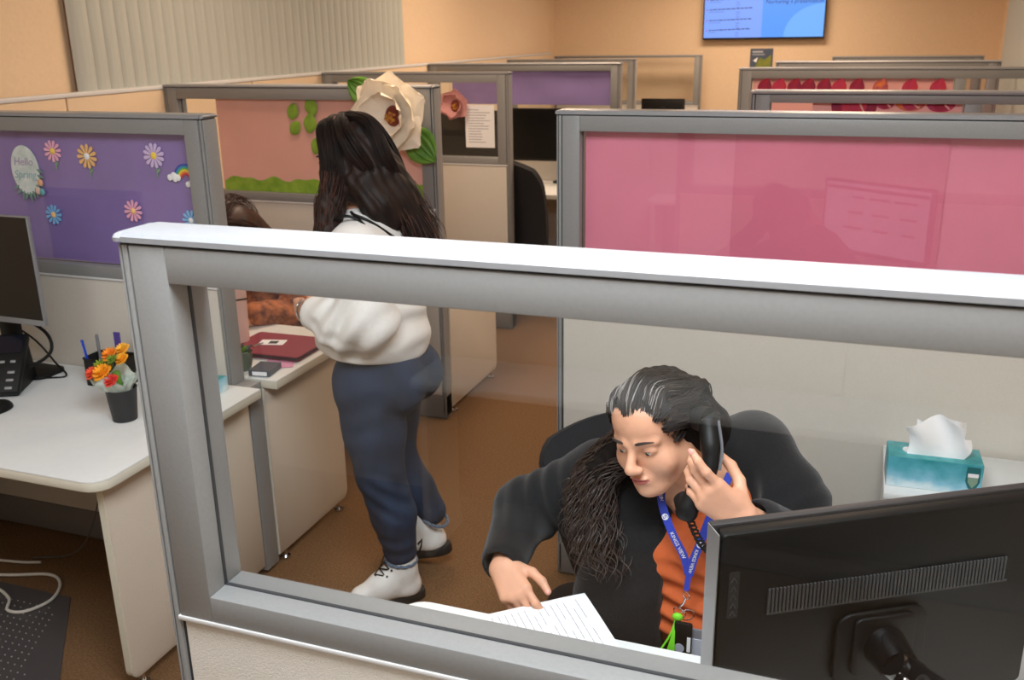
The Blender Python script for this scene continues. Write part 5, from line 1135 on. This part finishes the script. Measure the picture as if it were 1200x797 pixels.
b = MB(); cpts = catmull([pb + (0, 0, -0.02), (-0.222, 1.60, 0.965), (-0.185, 1.61, 0.925), (-0.13, 1.58, 0.84), (-0.06, 1.52, 0.75)], 200)
hx = [p + np.array((0.0065 * math.cos(i * 0.95), 0.0, 0.0065 * math.sin(i * 0.95))) for i, p in enumerate(cpts)]; b.tube(hx, 0.0022, 5); b.build('coiled_cord', M_black, t, True)
# lanyard with keys
M_lan = mat('royal_blue_webbing', (38, 60, 178), 0.6, 0.05, 200); M_lant = M_white
t = thing('lanyard', 'royal blue lanyard with white lettering and keys round her neck', 'lanyard', (-0.26, 1.68, 0.70))
def strap(pts, w, nm, side=None):
    b = MB(); P = catmull(pts, 26)
    def f(u, v):
        p = P[min(25, int(round(v * 25)))]; d = P[min(25, int(round(v * 25)) + 1)] - P[max(0, int(round(v * 25)) - 1)]; d = d / np.linalg.norm(d)
        n_ = np.array(side or (0.15, -0.97, 0.2)); s_ = np.cross(d, n_); s_ /= np.linalg.norm(s_); return tuple(p + s_ * (u - 0.5) * w)
    b.sheet(f, 2, 25, 0.0012); return b.build(nm, M_lan, t, True)
st1 = strap([(-0.325, 1.76, 1.01), (-0.322, 1.712, 0.985), (-0.295, 1.69, 0.93), (-0.268, 1.683, 0.885), (-0.256, 1.681, 0.845)], 0.016, 'strap')
st2 = strap([(-0.20, 1.80, 1.02), (-0.222, 1.72, 0.97), (-0.236, 1.69, 0.92), (-0.248, 1.683, 0.88), (-0.255, 1.679, 0.845)], 0.016, 'strap')
strap([(-0.255, 1.678, 0.85), (-0.257, 1.676, 0.83), (-0.258, 1.675, 0.812)], 0.011, 'strap_end')
def on_strap(p, d, lift, size, body, par):
    p = np.array(p, float); d = np.array(d, float); d /= np.linalg.norm(d); n_ = np.array((0.15, -0.97, 0.2)); n_ -= d * (n_ @ d); n_ /= np.linalg.norm(n_); y_ = np.cross(n_, d); p = p + n_ * lift
    M = Matrix([[d[i], y_[i], n_[i], p[i]] for i in range(3)] + [[0, 0, 0, 1]])
    if body: text_part('lettering', body, size, M, M_lant, par, 0.0002)
    else:
        e = MB().prism([(0.0066 * math.cos(a), 0.0066 * math.sin(a)) for a in np.linspace(0, 2 * PI, 18)[:-1]], 0, 0.0006, 'z', 0, M).build('round_emblem', M_lant, par)
        b = MB(); b.tube(catmull([(0.003, 0.0035, 0.0008), (-0.001, 0.004, 0.0008), (-0.003, 0.001, 0.0008), (0.002, -0.001, 0.0008), (0.001, -0.004, 0.0008), (-0.003, -0.0035, 0.0008)], 14), 0.0007, 4, M); b.build('emblem_swirl', M_lan, e)
on_strap((-0.3105, 1.6985, 0.957), (0.5, -0.2, -0.85), 0.002, 0, None, st1); on_strap((-0.281, 1.6855, 0.905), (0.5, -0.12, -0.85), 0.002, 0.0105, 'KINGS VIEW', st1); on_strap((-0.3215, 1.715, 0.984), (0.35, -0.3, -0.85), 0.003, 0.0095, 'KINGS', st1)
on_strap((-0.2375, 1.688, 0.913), (-0.3, -0.2, -0.95), 0.003, 0, None, st2); on_strap((-0.2485, 1.6825, 0.877), (-0.22, -0.12, -0.96), 0.002, 0.0095, 'KINGS VIEW', st2)
def ring(c, r, rr, nrm, nm):
    n_ = Vector(nrm).normalized(); a_ = n_.orthogonal().normalized(); b_ = n_.cross(a_); b = MB()
    b.tube([Vector(c) + a_ * r * math.cos(q) + b_ * r * math.sin(q) for q in np.linspace(0, 2 * PI, 22)], rr, 6); return b.build(nm, M_chrome, t, True)
ring((-0.257, 1.672, 0.803), 0.008, 0.0013, (0.5, 1, 0.1), 'clasp_ring'); b = MB(); b.tube([(-0.258, 1.671, 0.797), (-0.262, 1.668, 0.785), (-0.27, 1.665, 0.775)], 0.0022, 6); b.build('swivel_clasp', M_chrome, t, True)
ring((-0.268, 1.664, 0.766), 0.013, 0.0013, (0.3, 1, 0.3), 'key_ring'); ring((-0.252, 1.662, 0.765), 0.014, 0.0013, (-0.4, 1, 0.2), 'key_ring')
MB().prism(rrect(-0.25, -0.203, 0.665, 0.742, 0.009), 1.652, 1.656, 'y', 0.001).build('badge_holder', mat('grey_badge_holder', (126, 128, 134), 0.35), t, 0.5); MB().prism(rrect(-0.243, -0.211, 0.668, 0.72, 0.003), 1.6505, 1.652, 'y').build('badge_card', mat('pale_badge', (190, 194, 206), 0.4), t)
MB().box(-0.274, -0.238, 1.640, 1.650, 0.672, 0.758, 0.004).build('key_fob', M_black, t, 0.5); MB().box(-0.247, -0.240, 1.6385, 1.6402, 0.695, 0.728).build('white_tag', M_white, t)
MB().lathe([(0, 0), (0.010, 0), (0.010, 0.0015), (0, 0.0015)], (0, 0, 0), 18, T(-0.262, 1.6402, 0.700, 0, PI / 2)).build('round_button', mat('pale_button', (168, 172, 188), 0.4), t)
b = MB()
for k in range(9):
    a = random.uniform(-0.012, 0.012); b.tube(catmull([(-0.272, 1.652, 0.764), (-0.276 + a * 0.3, 1.640, 0.73), (-0.284 + a * 1.3, 1.634, 0.69), (-0.292 + a * 1.8, 1.636, 0.668)], 8), 0.0022, 5)
b.ball((-0.270, 1.652, 0.763), (0.011, 0.007, 0.009)); b.build('green_tassel', mat('lime_cord', (120, 214, 40), 0.6), t, True)

# ---- standing woman
hcS = npv(-1.528, 2.662, 1.508); HRS = frame3((-1.0, 0.10, -0.12), (0, 0.03, 1))
S = SDF((-1.78, 2.38, 0.98), (-1.25, 2.98, 1.68), 0.003)
LS = head_sdf(S, hcS, HRS, 1.0, 0.8)
S.cone(LS(0, 0.03, -0.06), (-1.475, 2.67, 1.33), 0.053, 0.056, 0.03)
S.cone((-1.475, 2.67, 1.32), (-1.44, 2.53, 1.28), 0.055, 0.045, 0.04); S.cone((-1.475, 2.67, 1.32), (-1.48, 2.81, 1.28), 0.055, 0.045, 0.04)
S.cone((-1.47, 2.67, 1.30), (-1.46, 2.67, 1.05), 0.09, 0.09, 0.04)
S.cone((-1.44, 2.51, 1.27), (-1.385, 2.47, 1.03), 0.042, 0.038, 0.03); S.cone((-1.385, 2.47, 1.03), (-1.60, 2.50, 1.05), 0.036, 0.026, 0.02)
S.cone((-1.48, 2.83, 1.27), (-1.46, 2.87, 1.03), 0.042, 0.038, 0.03); S.cone((-1.46, 2.87, 1.03), (-1.62, 2.76, 1.06), 0.036, 0.026, 0.02)
tS, bS = hand_sdf(S, (-1.60, 2.50, 1.05), (-0.88, 0.35, -0.12), (0.05, 0.1, 1), (0.3, 0.9, 0.0), [(0.4, 0.6, 0.4), (0.5, 0.7, 0.4), (0.6, 0.7, 0.4), (0.7, 0.7, 0.4)], [(0.7, 0.5, 0.5), (0.9, 0.2, 0.4), (1, 0, 0.4)], 0.92)
hand_sdf(S, (-1.62, 2.76, 1.06), (-0.85, -0.45, 0.0), (0.0, 0.0, 1), (0.5, -0.85, 0.0), [(0.4, 0.6, 0.4), (0.5, 0.7, 0.4), (0.6, 0.7, 0.4), (0.7, 0.7, 0.4)], [(0.7, 0.5, 0.5), (0.9, 0.2, 0.4), (1, 0, 0.4)], 0.92)
me = S.mesh('person'); me.materials.append(M_skinS); me.materials.append(M_lip); paint_lips(me, hcS, HRS, 1.0, 1)
P = bpy.data.objects.new('person', me); COL.objects.link(P); me.transform(Matrix.Translation((1.45, -2.66, 0))); P.location = (-1.45, 2.66, 0)
tag(P, 'standing woman with long dark hair, white sweater and jeans, seen from behind her shoulder', 'person')
face_parts(P, hcS, HRS, 1.0, M_brow, M_eyeW, M_iris, M_lash, 0.8)
S = SDF((-1.78, 2.32, 0.82), (-1.18, 3.02, 1.42), 0.0055)   # sweater
S.ell((-1.465, 2.66, 1.19), (0.135, 0.165, 0.17), None, 0.05); S.ell((-1.480, 2.66, 1.0), (0.178, 0.195, 0.145), None, 0.06); S.ell((-1.475, 2.66, 0.92), (0.183, 0.20, 0.10), None, 0.05)
S.cone((-1.470, 2.67, 1.29), (-1.435, 2.51, 1.255), 0.085, 0.082, 0.05); S.cone((-1.470, 2.67, 1.29), (-1.48, 2.83, 1.255), 0.085, 0.082, 0.05)
S.chain([(-1.435, 2.505, 1.25), (-1.385, 2.465, 1.05), (-1.47, 2.468, 1.03), (-1.575, 2.492, 1.045)], [0.088, 0.088, 0.086, 0.060], 0.03)
S.chain([(-1.48, 2.835, 1.25), (-1.46, 2.875, 1.04), (-1.60, 2.77, 1.06)], [0.085, 0.078, 0.05], 0.03)
S.folds((-1.44, 2.42, 1.05), 0.17, (0.75, 0, -0.65), 0.075, 0.010, 0.6); S.folds((-1.36, 2.60, 1.02), 0.20, (0.25, 0, 1), 0.095, 0.009, 2.5); S.folds((-1.50, 2.47, 0.96), 0.14, (0.3, 0, 1), 0.07, 0.007, 1.0)
S.plane((-1.47, 2.66, 0.893), (-0.12, -0.05, -1), 0.012); S.cone((-1.70, 2.50, 1.055), (-1.600, 2.494, 1.047), 0.06, 0.036, 0.006, 's')
S.cone((-1.49, 2.67, 1.40), (-1.478, 2.67, 1.345), 0.075, 0.060, 0.012, 's')
link_mesh('white_sweater', S.mesh('white_sweater'), M_knit, P)
b = MB(); b.tube([(-1.475 + 0.072 * math.cos(a), 2.67 + 0.072 * math.sin(a), 1.352 - 0.012 * math.cos(a)) for a in np.linspace(0, 2 * PI, 30)], 0.006, 8); b.build('dark_neckband', mat('dark_teal_band', (24, 40, 44), 0.8), P, True)
for pts in ([(-1.47, 2.56, 1.355), (-1.42, 2.57, 1.335), (-1.375, 2.62, 1.285), (-1.335, 2.68, 1.22), (-1.325, 2.70, 1.12)], [(-1.475, 2.565, 1.36), (-1.425, 2.545, 1.33), (-1.375, 2.575, 1.27), (-1.345, 2.60, 1.18), (-1.33, 2.64, 1.08)], [(-1.53, 2.54, 1.335), (-1.475, 2.535, 1.352), (-1.435, 2.55, 1.338)]):
    b = MB(); b.tube([tuple(np.array(q) + (0.018, -0.032, 0.010)) for q in catmull(pts, 20)], 0.0045, 8); b.build('neck_strap', M_black, P, True)
S = SDF((-1.70, 2.38, 0.08), (-1.18, 3.0, 1.0), 0.0055)     # jeans
S.ell((-1.447, 2.665, 0.83), (0.150, 0.172, 0.125), None, 0.05); S.ell((-1.375, 2.60, 0.79), (0.10, 0.10, 0.10), None, 0.05); S.ell((-1.375, 2.74, 0.79), (0.10, 0.10, 0.10), None, 0.05)
S.chain([(-1.462, 2.585, 0.80), (-1.448, 2.575, 0.63), (-1.436, 2.572, 0.48), (-1.395, 2.572, 0.33), (-1.380, 2.578, 0.19)], [0.122, 0.103, 0.081, 0.076, 0.056], 0.02)
S.chain([(-1.465, 2.76, 0.80), (-1.490, 2.775, 0.60), (-1.492, 2.79, 0.44), (-1.425, 2.81, 0.31), (-1.372, 2.818, 0.225)], [0.125, 0.095, 0.074, 0.066, 0.054], 0.02)
S.folds((-1.38, 2.52, 0.42), 0.12, (0.45, 0.3, 1), 0.062, 0.0045, 0.3); S.folds((-1.47, 2.52, 0.74), 0.14, (-0.4, 0.2, 1), 0.085, 0.0035, 1.3); S.folds((-1.39, 2.52, 0.21), 0.10, (0.3, -0.3, 1), 0.055, 0.003, 2.3)
link_mesh('jeans', S.mesh('jeans'), M_jean, P)
for q, (c, nrm) in enumerate((((-1.379, 2.578, 0.158), (0.1, 0, 1)), ((-1.362, 2.819, 0.20), (0.5, 0, 1)))):
    n_ = Vector(nrm).normalized(); a_ = n_.orthogonal().normalized(); b_ = n_.cross(a_); b = MB()
    b.tube([Vector(c) + n_ * 0.002 * math.sin(k * 2.3) + (a_ * math.cos(2 * PI * k / 36) + b_ * math.sin(2 * PI * k / 36)) * 0.0525 for k in range(37)], 0.006, 8); b.build('frayed_hem', M_jeanF, P, True)
def boot(M):
    """heel at the origin, toe along +x, ground at z=0"""
    S = SDF((-0.06, -0.07, 0.0), (0.27, 0.07, 0.24), 0.004)
    S.cone((0.045, 0, 0.06), (0.055, 0, 0.21), 0.046, 0.050, 0.03); S.cone((0.035, 0, 0.055), (0.12, 0, 0.06), 0.040, 0.040, 0.03); S.cone((0.11, 0, 0.075), (0.205, 0, 0.052), 0.042, 0.036, 0.03); S.cone((0.06, 0, 0.12), (0.13, 0, 0.08), 0.044, 0.042, 0.03)
    S.plane((0, 0, 0.030), (0, 0, -1), 0.008); S.plane((0, 0, 0.205), (0, 0, 1), 0.008)
    me = S.mesh('boot'); me.transform(M); o = link_mesh('boot', me, M_boot, P)
    b = MB(); ol = [(-0.012 + 0.0, -0.028), (0.03, -0.040), (0.10, -0.038), (0.17, -0.047), (0.225, -0.036), (0.247, 0.0), (0.225, 0.036), (0.17, 0.047), (0.10, 0.038), (0.03, 0.040), (-0.012, 0.028), (-0.022, 0.0)]
    ol = [tuple(q) for q in catmull([(x, y, 0) for x, y in ol + ol[:1]], 40)[:-1, :2]]
    b.prism(ol, 0.0, 0.034, 'z', 0.005, M); b.build('sole', M_sole, o, 0.5)
    b = MB()
    for k in range(5):
        x0_ = 0.158 - k * 0.017; z0_ = 0.093 + k * 0.019; wv = 0.026 - 0.001 * k
        b.tube([(x0_, -wv, z0_ - 0.006), (x0_ + 0.012, 0, z0_ + 0.012), (x0_ - 0.012, wv, z0_ + 0.014)], 0.0028, 6, M); b.tube([(x0_, wv, z0_ - 0.006), (x0_ + 0.012, 0, z0_ + 0.012), (x0_ - 0.012, -wv, z0_ + 0.014)], 0.0028, 6, M)
        for s in (-1, 1): b.ball((x0_ - 0.006, s * (wv + 0.008), z0_ - 0.008), 0.0045, M, 8, 6)
    b.tube([(0.085, 0.0, 0.185), (0.12, 0.02, 0.20), (0.14, 0.035, 0.17)], 0.0025, 6, M); b.build('laces', M_black, o, True)
    b = MB(); b.tube([(-0.002, 0, 0.15), (-0.018, 0, 0.19), (-0.022, 0, 0.215), (-0.006, 0, 0.20)], 0.005, 6, M, True, ((1, 0, 0), 0.5)); b.build('heel_loop', M_black, o, True)
ang = math.atan2(-0.69, -0.72)
boot(T(-1.338, 2.615, 0.0, ang)); boot(T(-1.318, 2.823, 0.062, PI + 0.08) @ Matrix.Rotation(math.radians(15), 4, 'Y'))
# hair of the standing woman
S = SDF((-1.74, 2.42, 1.12), (-1.16, 2.92, 1.70), 0.0045)
E = lambda p, r, k=0.02, op='u': S.ell(LS(*p), r, HRS, k, op)
E((0, 0.025, 0.035), (0.092, 0.106, 0.090)); E((0, 0.07, -0.03), (0.09, 0.075, 0.10), 0.03); E((0.073, 0.008, -0.03), (0.024, 0.054, 0.085)); E((-0.075, 0.01, -0.03), (0.026, 0.062, 0.085)); E((0, -0.125, -0.03), (0.062, 0.072, 0.088), 0.012, 's')
bkm = [(-1.425, 2.67, 1.46), (-1.392, 2.69, 1.40), (-1.362, 2.71, 1.34), (-1.328, 2.72, 1.275), (-1.300, 2.725, 1.20)]
frm = [(-1.530, 2.575, 1.45), (-1.535, 2.545, 1.38), (-1.535, 2.525, 1.31), (-1.545, 2.515, 1.24)]
E((0, -0.030, 0.075), (0.072, 0.055, 0.052), 0.02); S.chain(bkm, [0.080, 0.074, 0.060, 0.048, 0.034], 0.03); S.chain([LS(0.08, 0.0, -0.02)] + frm, [0.034, 0.038, 0.040, 0.038, 0.028], 0.03)
S.chain([(-1.44, 2.60, 1.44), (-1.40, 2.60, 1.38), (-1.365, 2.63, 1.33)], [0.055, 0.045, 0.03], 0.03)
g = (S.ax[0][:, None, None], S.ax[1][None, :, None], S.ax[2][None, None, :])
S.F += (0.004 * np.sin(g[0] * 150 + g[2] * 50 + np.sin(g[2] * 40)) * np.sin(g[1] * 130 + g[2] * 45)).astype(np.float32)
hairS = link_mesh('hair', S.mesh('hair'), M_hairS, P)
gS = [([LS(0.0, -0.025, 0.126), LS(0.055, -0.005, 0.108), LS(0.093, 0.02, 0.04), LS(0.10, 0.02, -0.05)] + frm[1:], 0.02, 0.04, 2),
      ([LS(0.0, -0.05, 0.117), LS(0.06, -0.03, 0.100), LS(0.098, 0.0, 0.03), LS(0.10, 0.0, -0.05)] + frm[1:], 0.02, 0.04, 2),
      ([LS(0.0, 0.0, 0.129), LS(0.06, 0.04, 0.103), LS(0.09, 0.09, 0.03)] + [npv(*p) + (0, -0.04, 0.015) for p in bkm[1:]], 0.02, 0.040, 3),
      ([LS(0.0, 0.03, 0.130), LS(0.02, 0.11, 0.10), LS(0.02, 0.15, 0.0)] + [npv(*p) + (0.022, 0, 0.02) for p in bkm[1:]], 0.02, 0.038, 3),
      ([LS(0.0, 0.0, 0.129), LS(-0.06, 0.05, 0.11), LS(-0.08, 0.10, 0.02)] + [npv(*p) + (0.01, 0.045, 0.02) for p in bkm[1:]], 0.02, 0.038, 2)]
tag(strands('waves', gS, M_hairS, hairS, 950, 40, 0.0010, 0.009, 2.4, 0.35, 0.0003, 5), kind='stuff')
M_ends = mat('auburn_hair_ends', (84, 46, 30), 0.55, rgb2=(50, 30, 24), scale=30)
tag(strands('auburn_ends', [(g_[0][-4:], 0.045, 0.05, 1) for g_ in gS], M_ends, hairS, 220, 24, 0.0011, 0.008, 1.5, 0.0, 0.0003, 8), kind='stuff')
# watch and bracelet
t = thing('wristwatch', 'dark wristwatch and silver bangle on the wrist of the standing woman', 'watch', (-1.622, 2.50, 1.02))
for off, r_, m_ in ((0.0, 0.0055, M_black), (-0.022, 0.004, M_chrome)):
    b = MB(); c = Vector((-1.618 + off, 2.505 - off * 0.3, 1.05)); n_ = Vector((-0.88, 0.35, -0.12)).normalized(); a_ = Vector((0, 0, 1)); b_ = n_.cross(a_).normalized()
    b.tube([c + a_ * 0.031 * math.cos(q) + b_ * 0.027 * math.sin(q) for q in np.linspace(0, 2 * PI, 26)], r_, 8); b.build('watch_strap' if r_ > 0.005 else 'silver_bangle', m_, t, True)

# ---- red-haired person behind the left partition
hcT = npv(-2.505, 3.355, 1.075); HRT = frame3((0.05, -0.74, -0.67))
S = SDF((-2.80, 3.0, 0.42), (-2.12, 3.80, 1.26), 0.005)
LT = head_sdf(S, hcT, HRT, 1.0, 0.6); S.cone(LT(0, 0.03, -0.06), (-2.44, 3.47, 0.94), 0.053, 0.056, 0.03); S.cone((-2.44, 3.48, 0.93), (-2.44, 3.56, 0.55), 0.11, 0.12, 0.05)
for s in (-1, 1):
    S.cone((-2.44 + s * 0.05, 3.48, 0.93), (-2.44 + s * 0.17, 3.48, 0.90), 0.055, 0.05, 0.04); S.cone((-2.44 + s * 0.17, 3.48, 0.90), (-2.44 + s * 0.20, 3.36, 0.72), 0.042, 0.036, 0.02); S.cone((-2.44 + s * 0.20, 3.36, 0.72), (-2.44 + s * 0.10, 3.13, 0.775), 0.034, 0.025, 0.02)
    hand_sdf(S, (-2.44 + s * 0.10, 3.13, 0.775), (-s * 0.3, -0.9, -0.05), (-s, -0.2, 0.1), (0, 0, -1), [(0.1, 0.25, 0.2)] * 4, [(0.6, 0.7, 0.2), (0.9, 0.3, 0.2), (1, 0.1, 0.1)], 0.92)
me = S.mesh('person'); me.materials.append(M_skin); me.materials.append(M_lip); paint_lips(me, hcT, HRT, 1.0, 1)
Tp = bpy.data.objects.new('person', me); COL.objects.link(Tp); me.transform(Matrix.Translation((2.44, -3.5, -0.45))); Tp.location = (-2.44, 3.5, 0.45)
tag(Tp, 'seated person with reddish brown hair, mostly hidden behind the daisy partition', 'person')
face_parts(Tp, hcT, HRT, 1.0, M_brow, M_eyeW, M_iris, M_lash, 0.6)
S = SDF((-2.84, 3.05, 0.40), (-2.06, 3.82, 1.02), 0.006)
S.chain([(-2.44, 3.57, 0.50), (-2.44, 3.52, 0.74), (-2.44, 3.49, 0.90)], [0.175, 0.165, 0.12], 0.05)
for s in (-1, 1): S.cone((-2.44, 3.48, 0.92), (-2.44 + s * 0.17, 3.48, 0.895), 0.085, 0.075, 0.04); S.chain([(-2.44 + s * 0.17, 3.48, 0.90), (-2.44 + s * 0.205, 3.36, 0.74), (-2.44 + s * 0.12, 3.18, 0.79)], [0.078, 0.072, 0.05], 0.03)
S.cone((-2.44, 3.44, 1.0), (-2.44, 3.47, 0.96), 0.08, 0.06, 0.01, 's'); S.folds((-2.25, 3.36, 0.8), 0.2, (0.5, 0.2, 1), 0.06, 0.006, 0.5)
link_mesh('patterned_blouse', S.mesh('patterned_blouse'), mat('rust_pattern_cloth', (188, 112, 70), 0.85, rgb2=(96, 52, 40), scale=30, bump=0.2, bscale=200), Tp)
S = SDF((-2.75, 3.1, 0.05), (-2.15, 3.85, 0.72), 0.009); S.ell((-2.44, 3.60, 0.56), (0.18, 0.15, 0.12), None, 0.05)
for s in (-1, 1): S.chain([(-2.44 + s * 0.09, 3.58, 0.55), (-2.44 + s * 0.11, 3.30, 0.54), (-2.44 + s * 0.11, 3.32, 0.10)], [0.10, 0.072, 0.05], 0.03)
link_mesh('trousers', S.mesh('trousers'), mat('dark_trousers_b', (40, 42, 50), 0.9), Tp)
S = SDF((-2.66, 3.18, 0.86), (-2.22, 3.62, 1.30), 0.0045)
E = lambda p, r, k=0.02, op='u': S.ell(LT(*p), r, HRT, k, op)
E((0, 0.025, 0.035), (0.088, 0.103, 0.090)); E((0, 0.07, -0.04), (0.085, 0.07, 0.10), 0.03); E((0.07, 0.01, -0.05), (0.028, 0.06, 0.09)); E((-0.07, 0.01, -0.05), (0.028, 0.06, 0.09)); E((0, -0.118, -0.03), (0.058, 0.065, 0.09), 0.012, 's')
S.chain([LT(0, 0.09, -0.05), (-2.44, 3.52, 0.98), (-2.44, 3.57, 0.90)], [0.07, 0.07, 0.04], 0.03)
hairT = link_mesh('hair', S.mesh('hair'), M_hairR, Tp)
gT2 = [([LT(0.0, -0.04, 0.128), LT(s * 0.05, -0.02, 0.112), LT(s * 0.09, 0.01, 0.03), LT(s * 0.09, 0.03, -0.06), LT(s * 0.07, 0.06, -0.14)], 0.02, 0.04, 1) for s in (-1, 1)] + [([LT(0, 0, 0.13), LT(0, 0.09, 0.10), LT(0, 0.135, 0.0), LT(0, 0.12, -0.12)], 0.04, 0.05, 1)]
tag(strands('strands', gT2, M_hairR, hairT, 220, 24, 0.0012, 0.003, 2, 0.4, 0.0003, 6), kind='stuff')
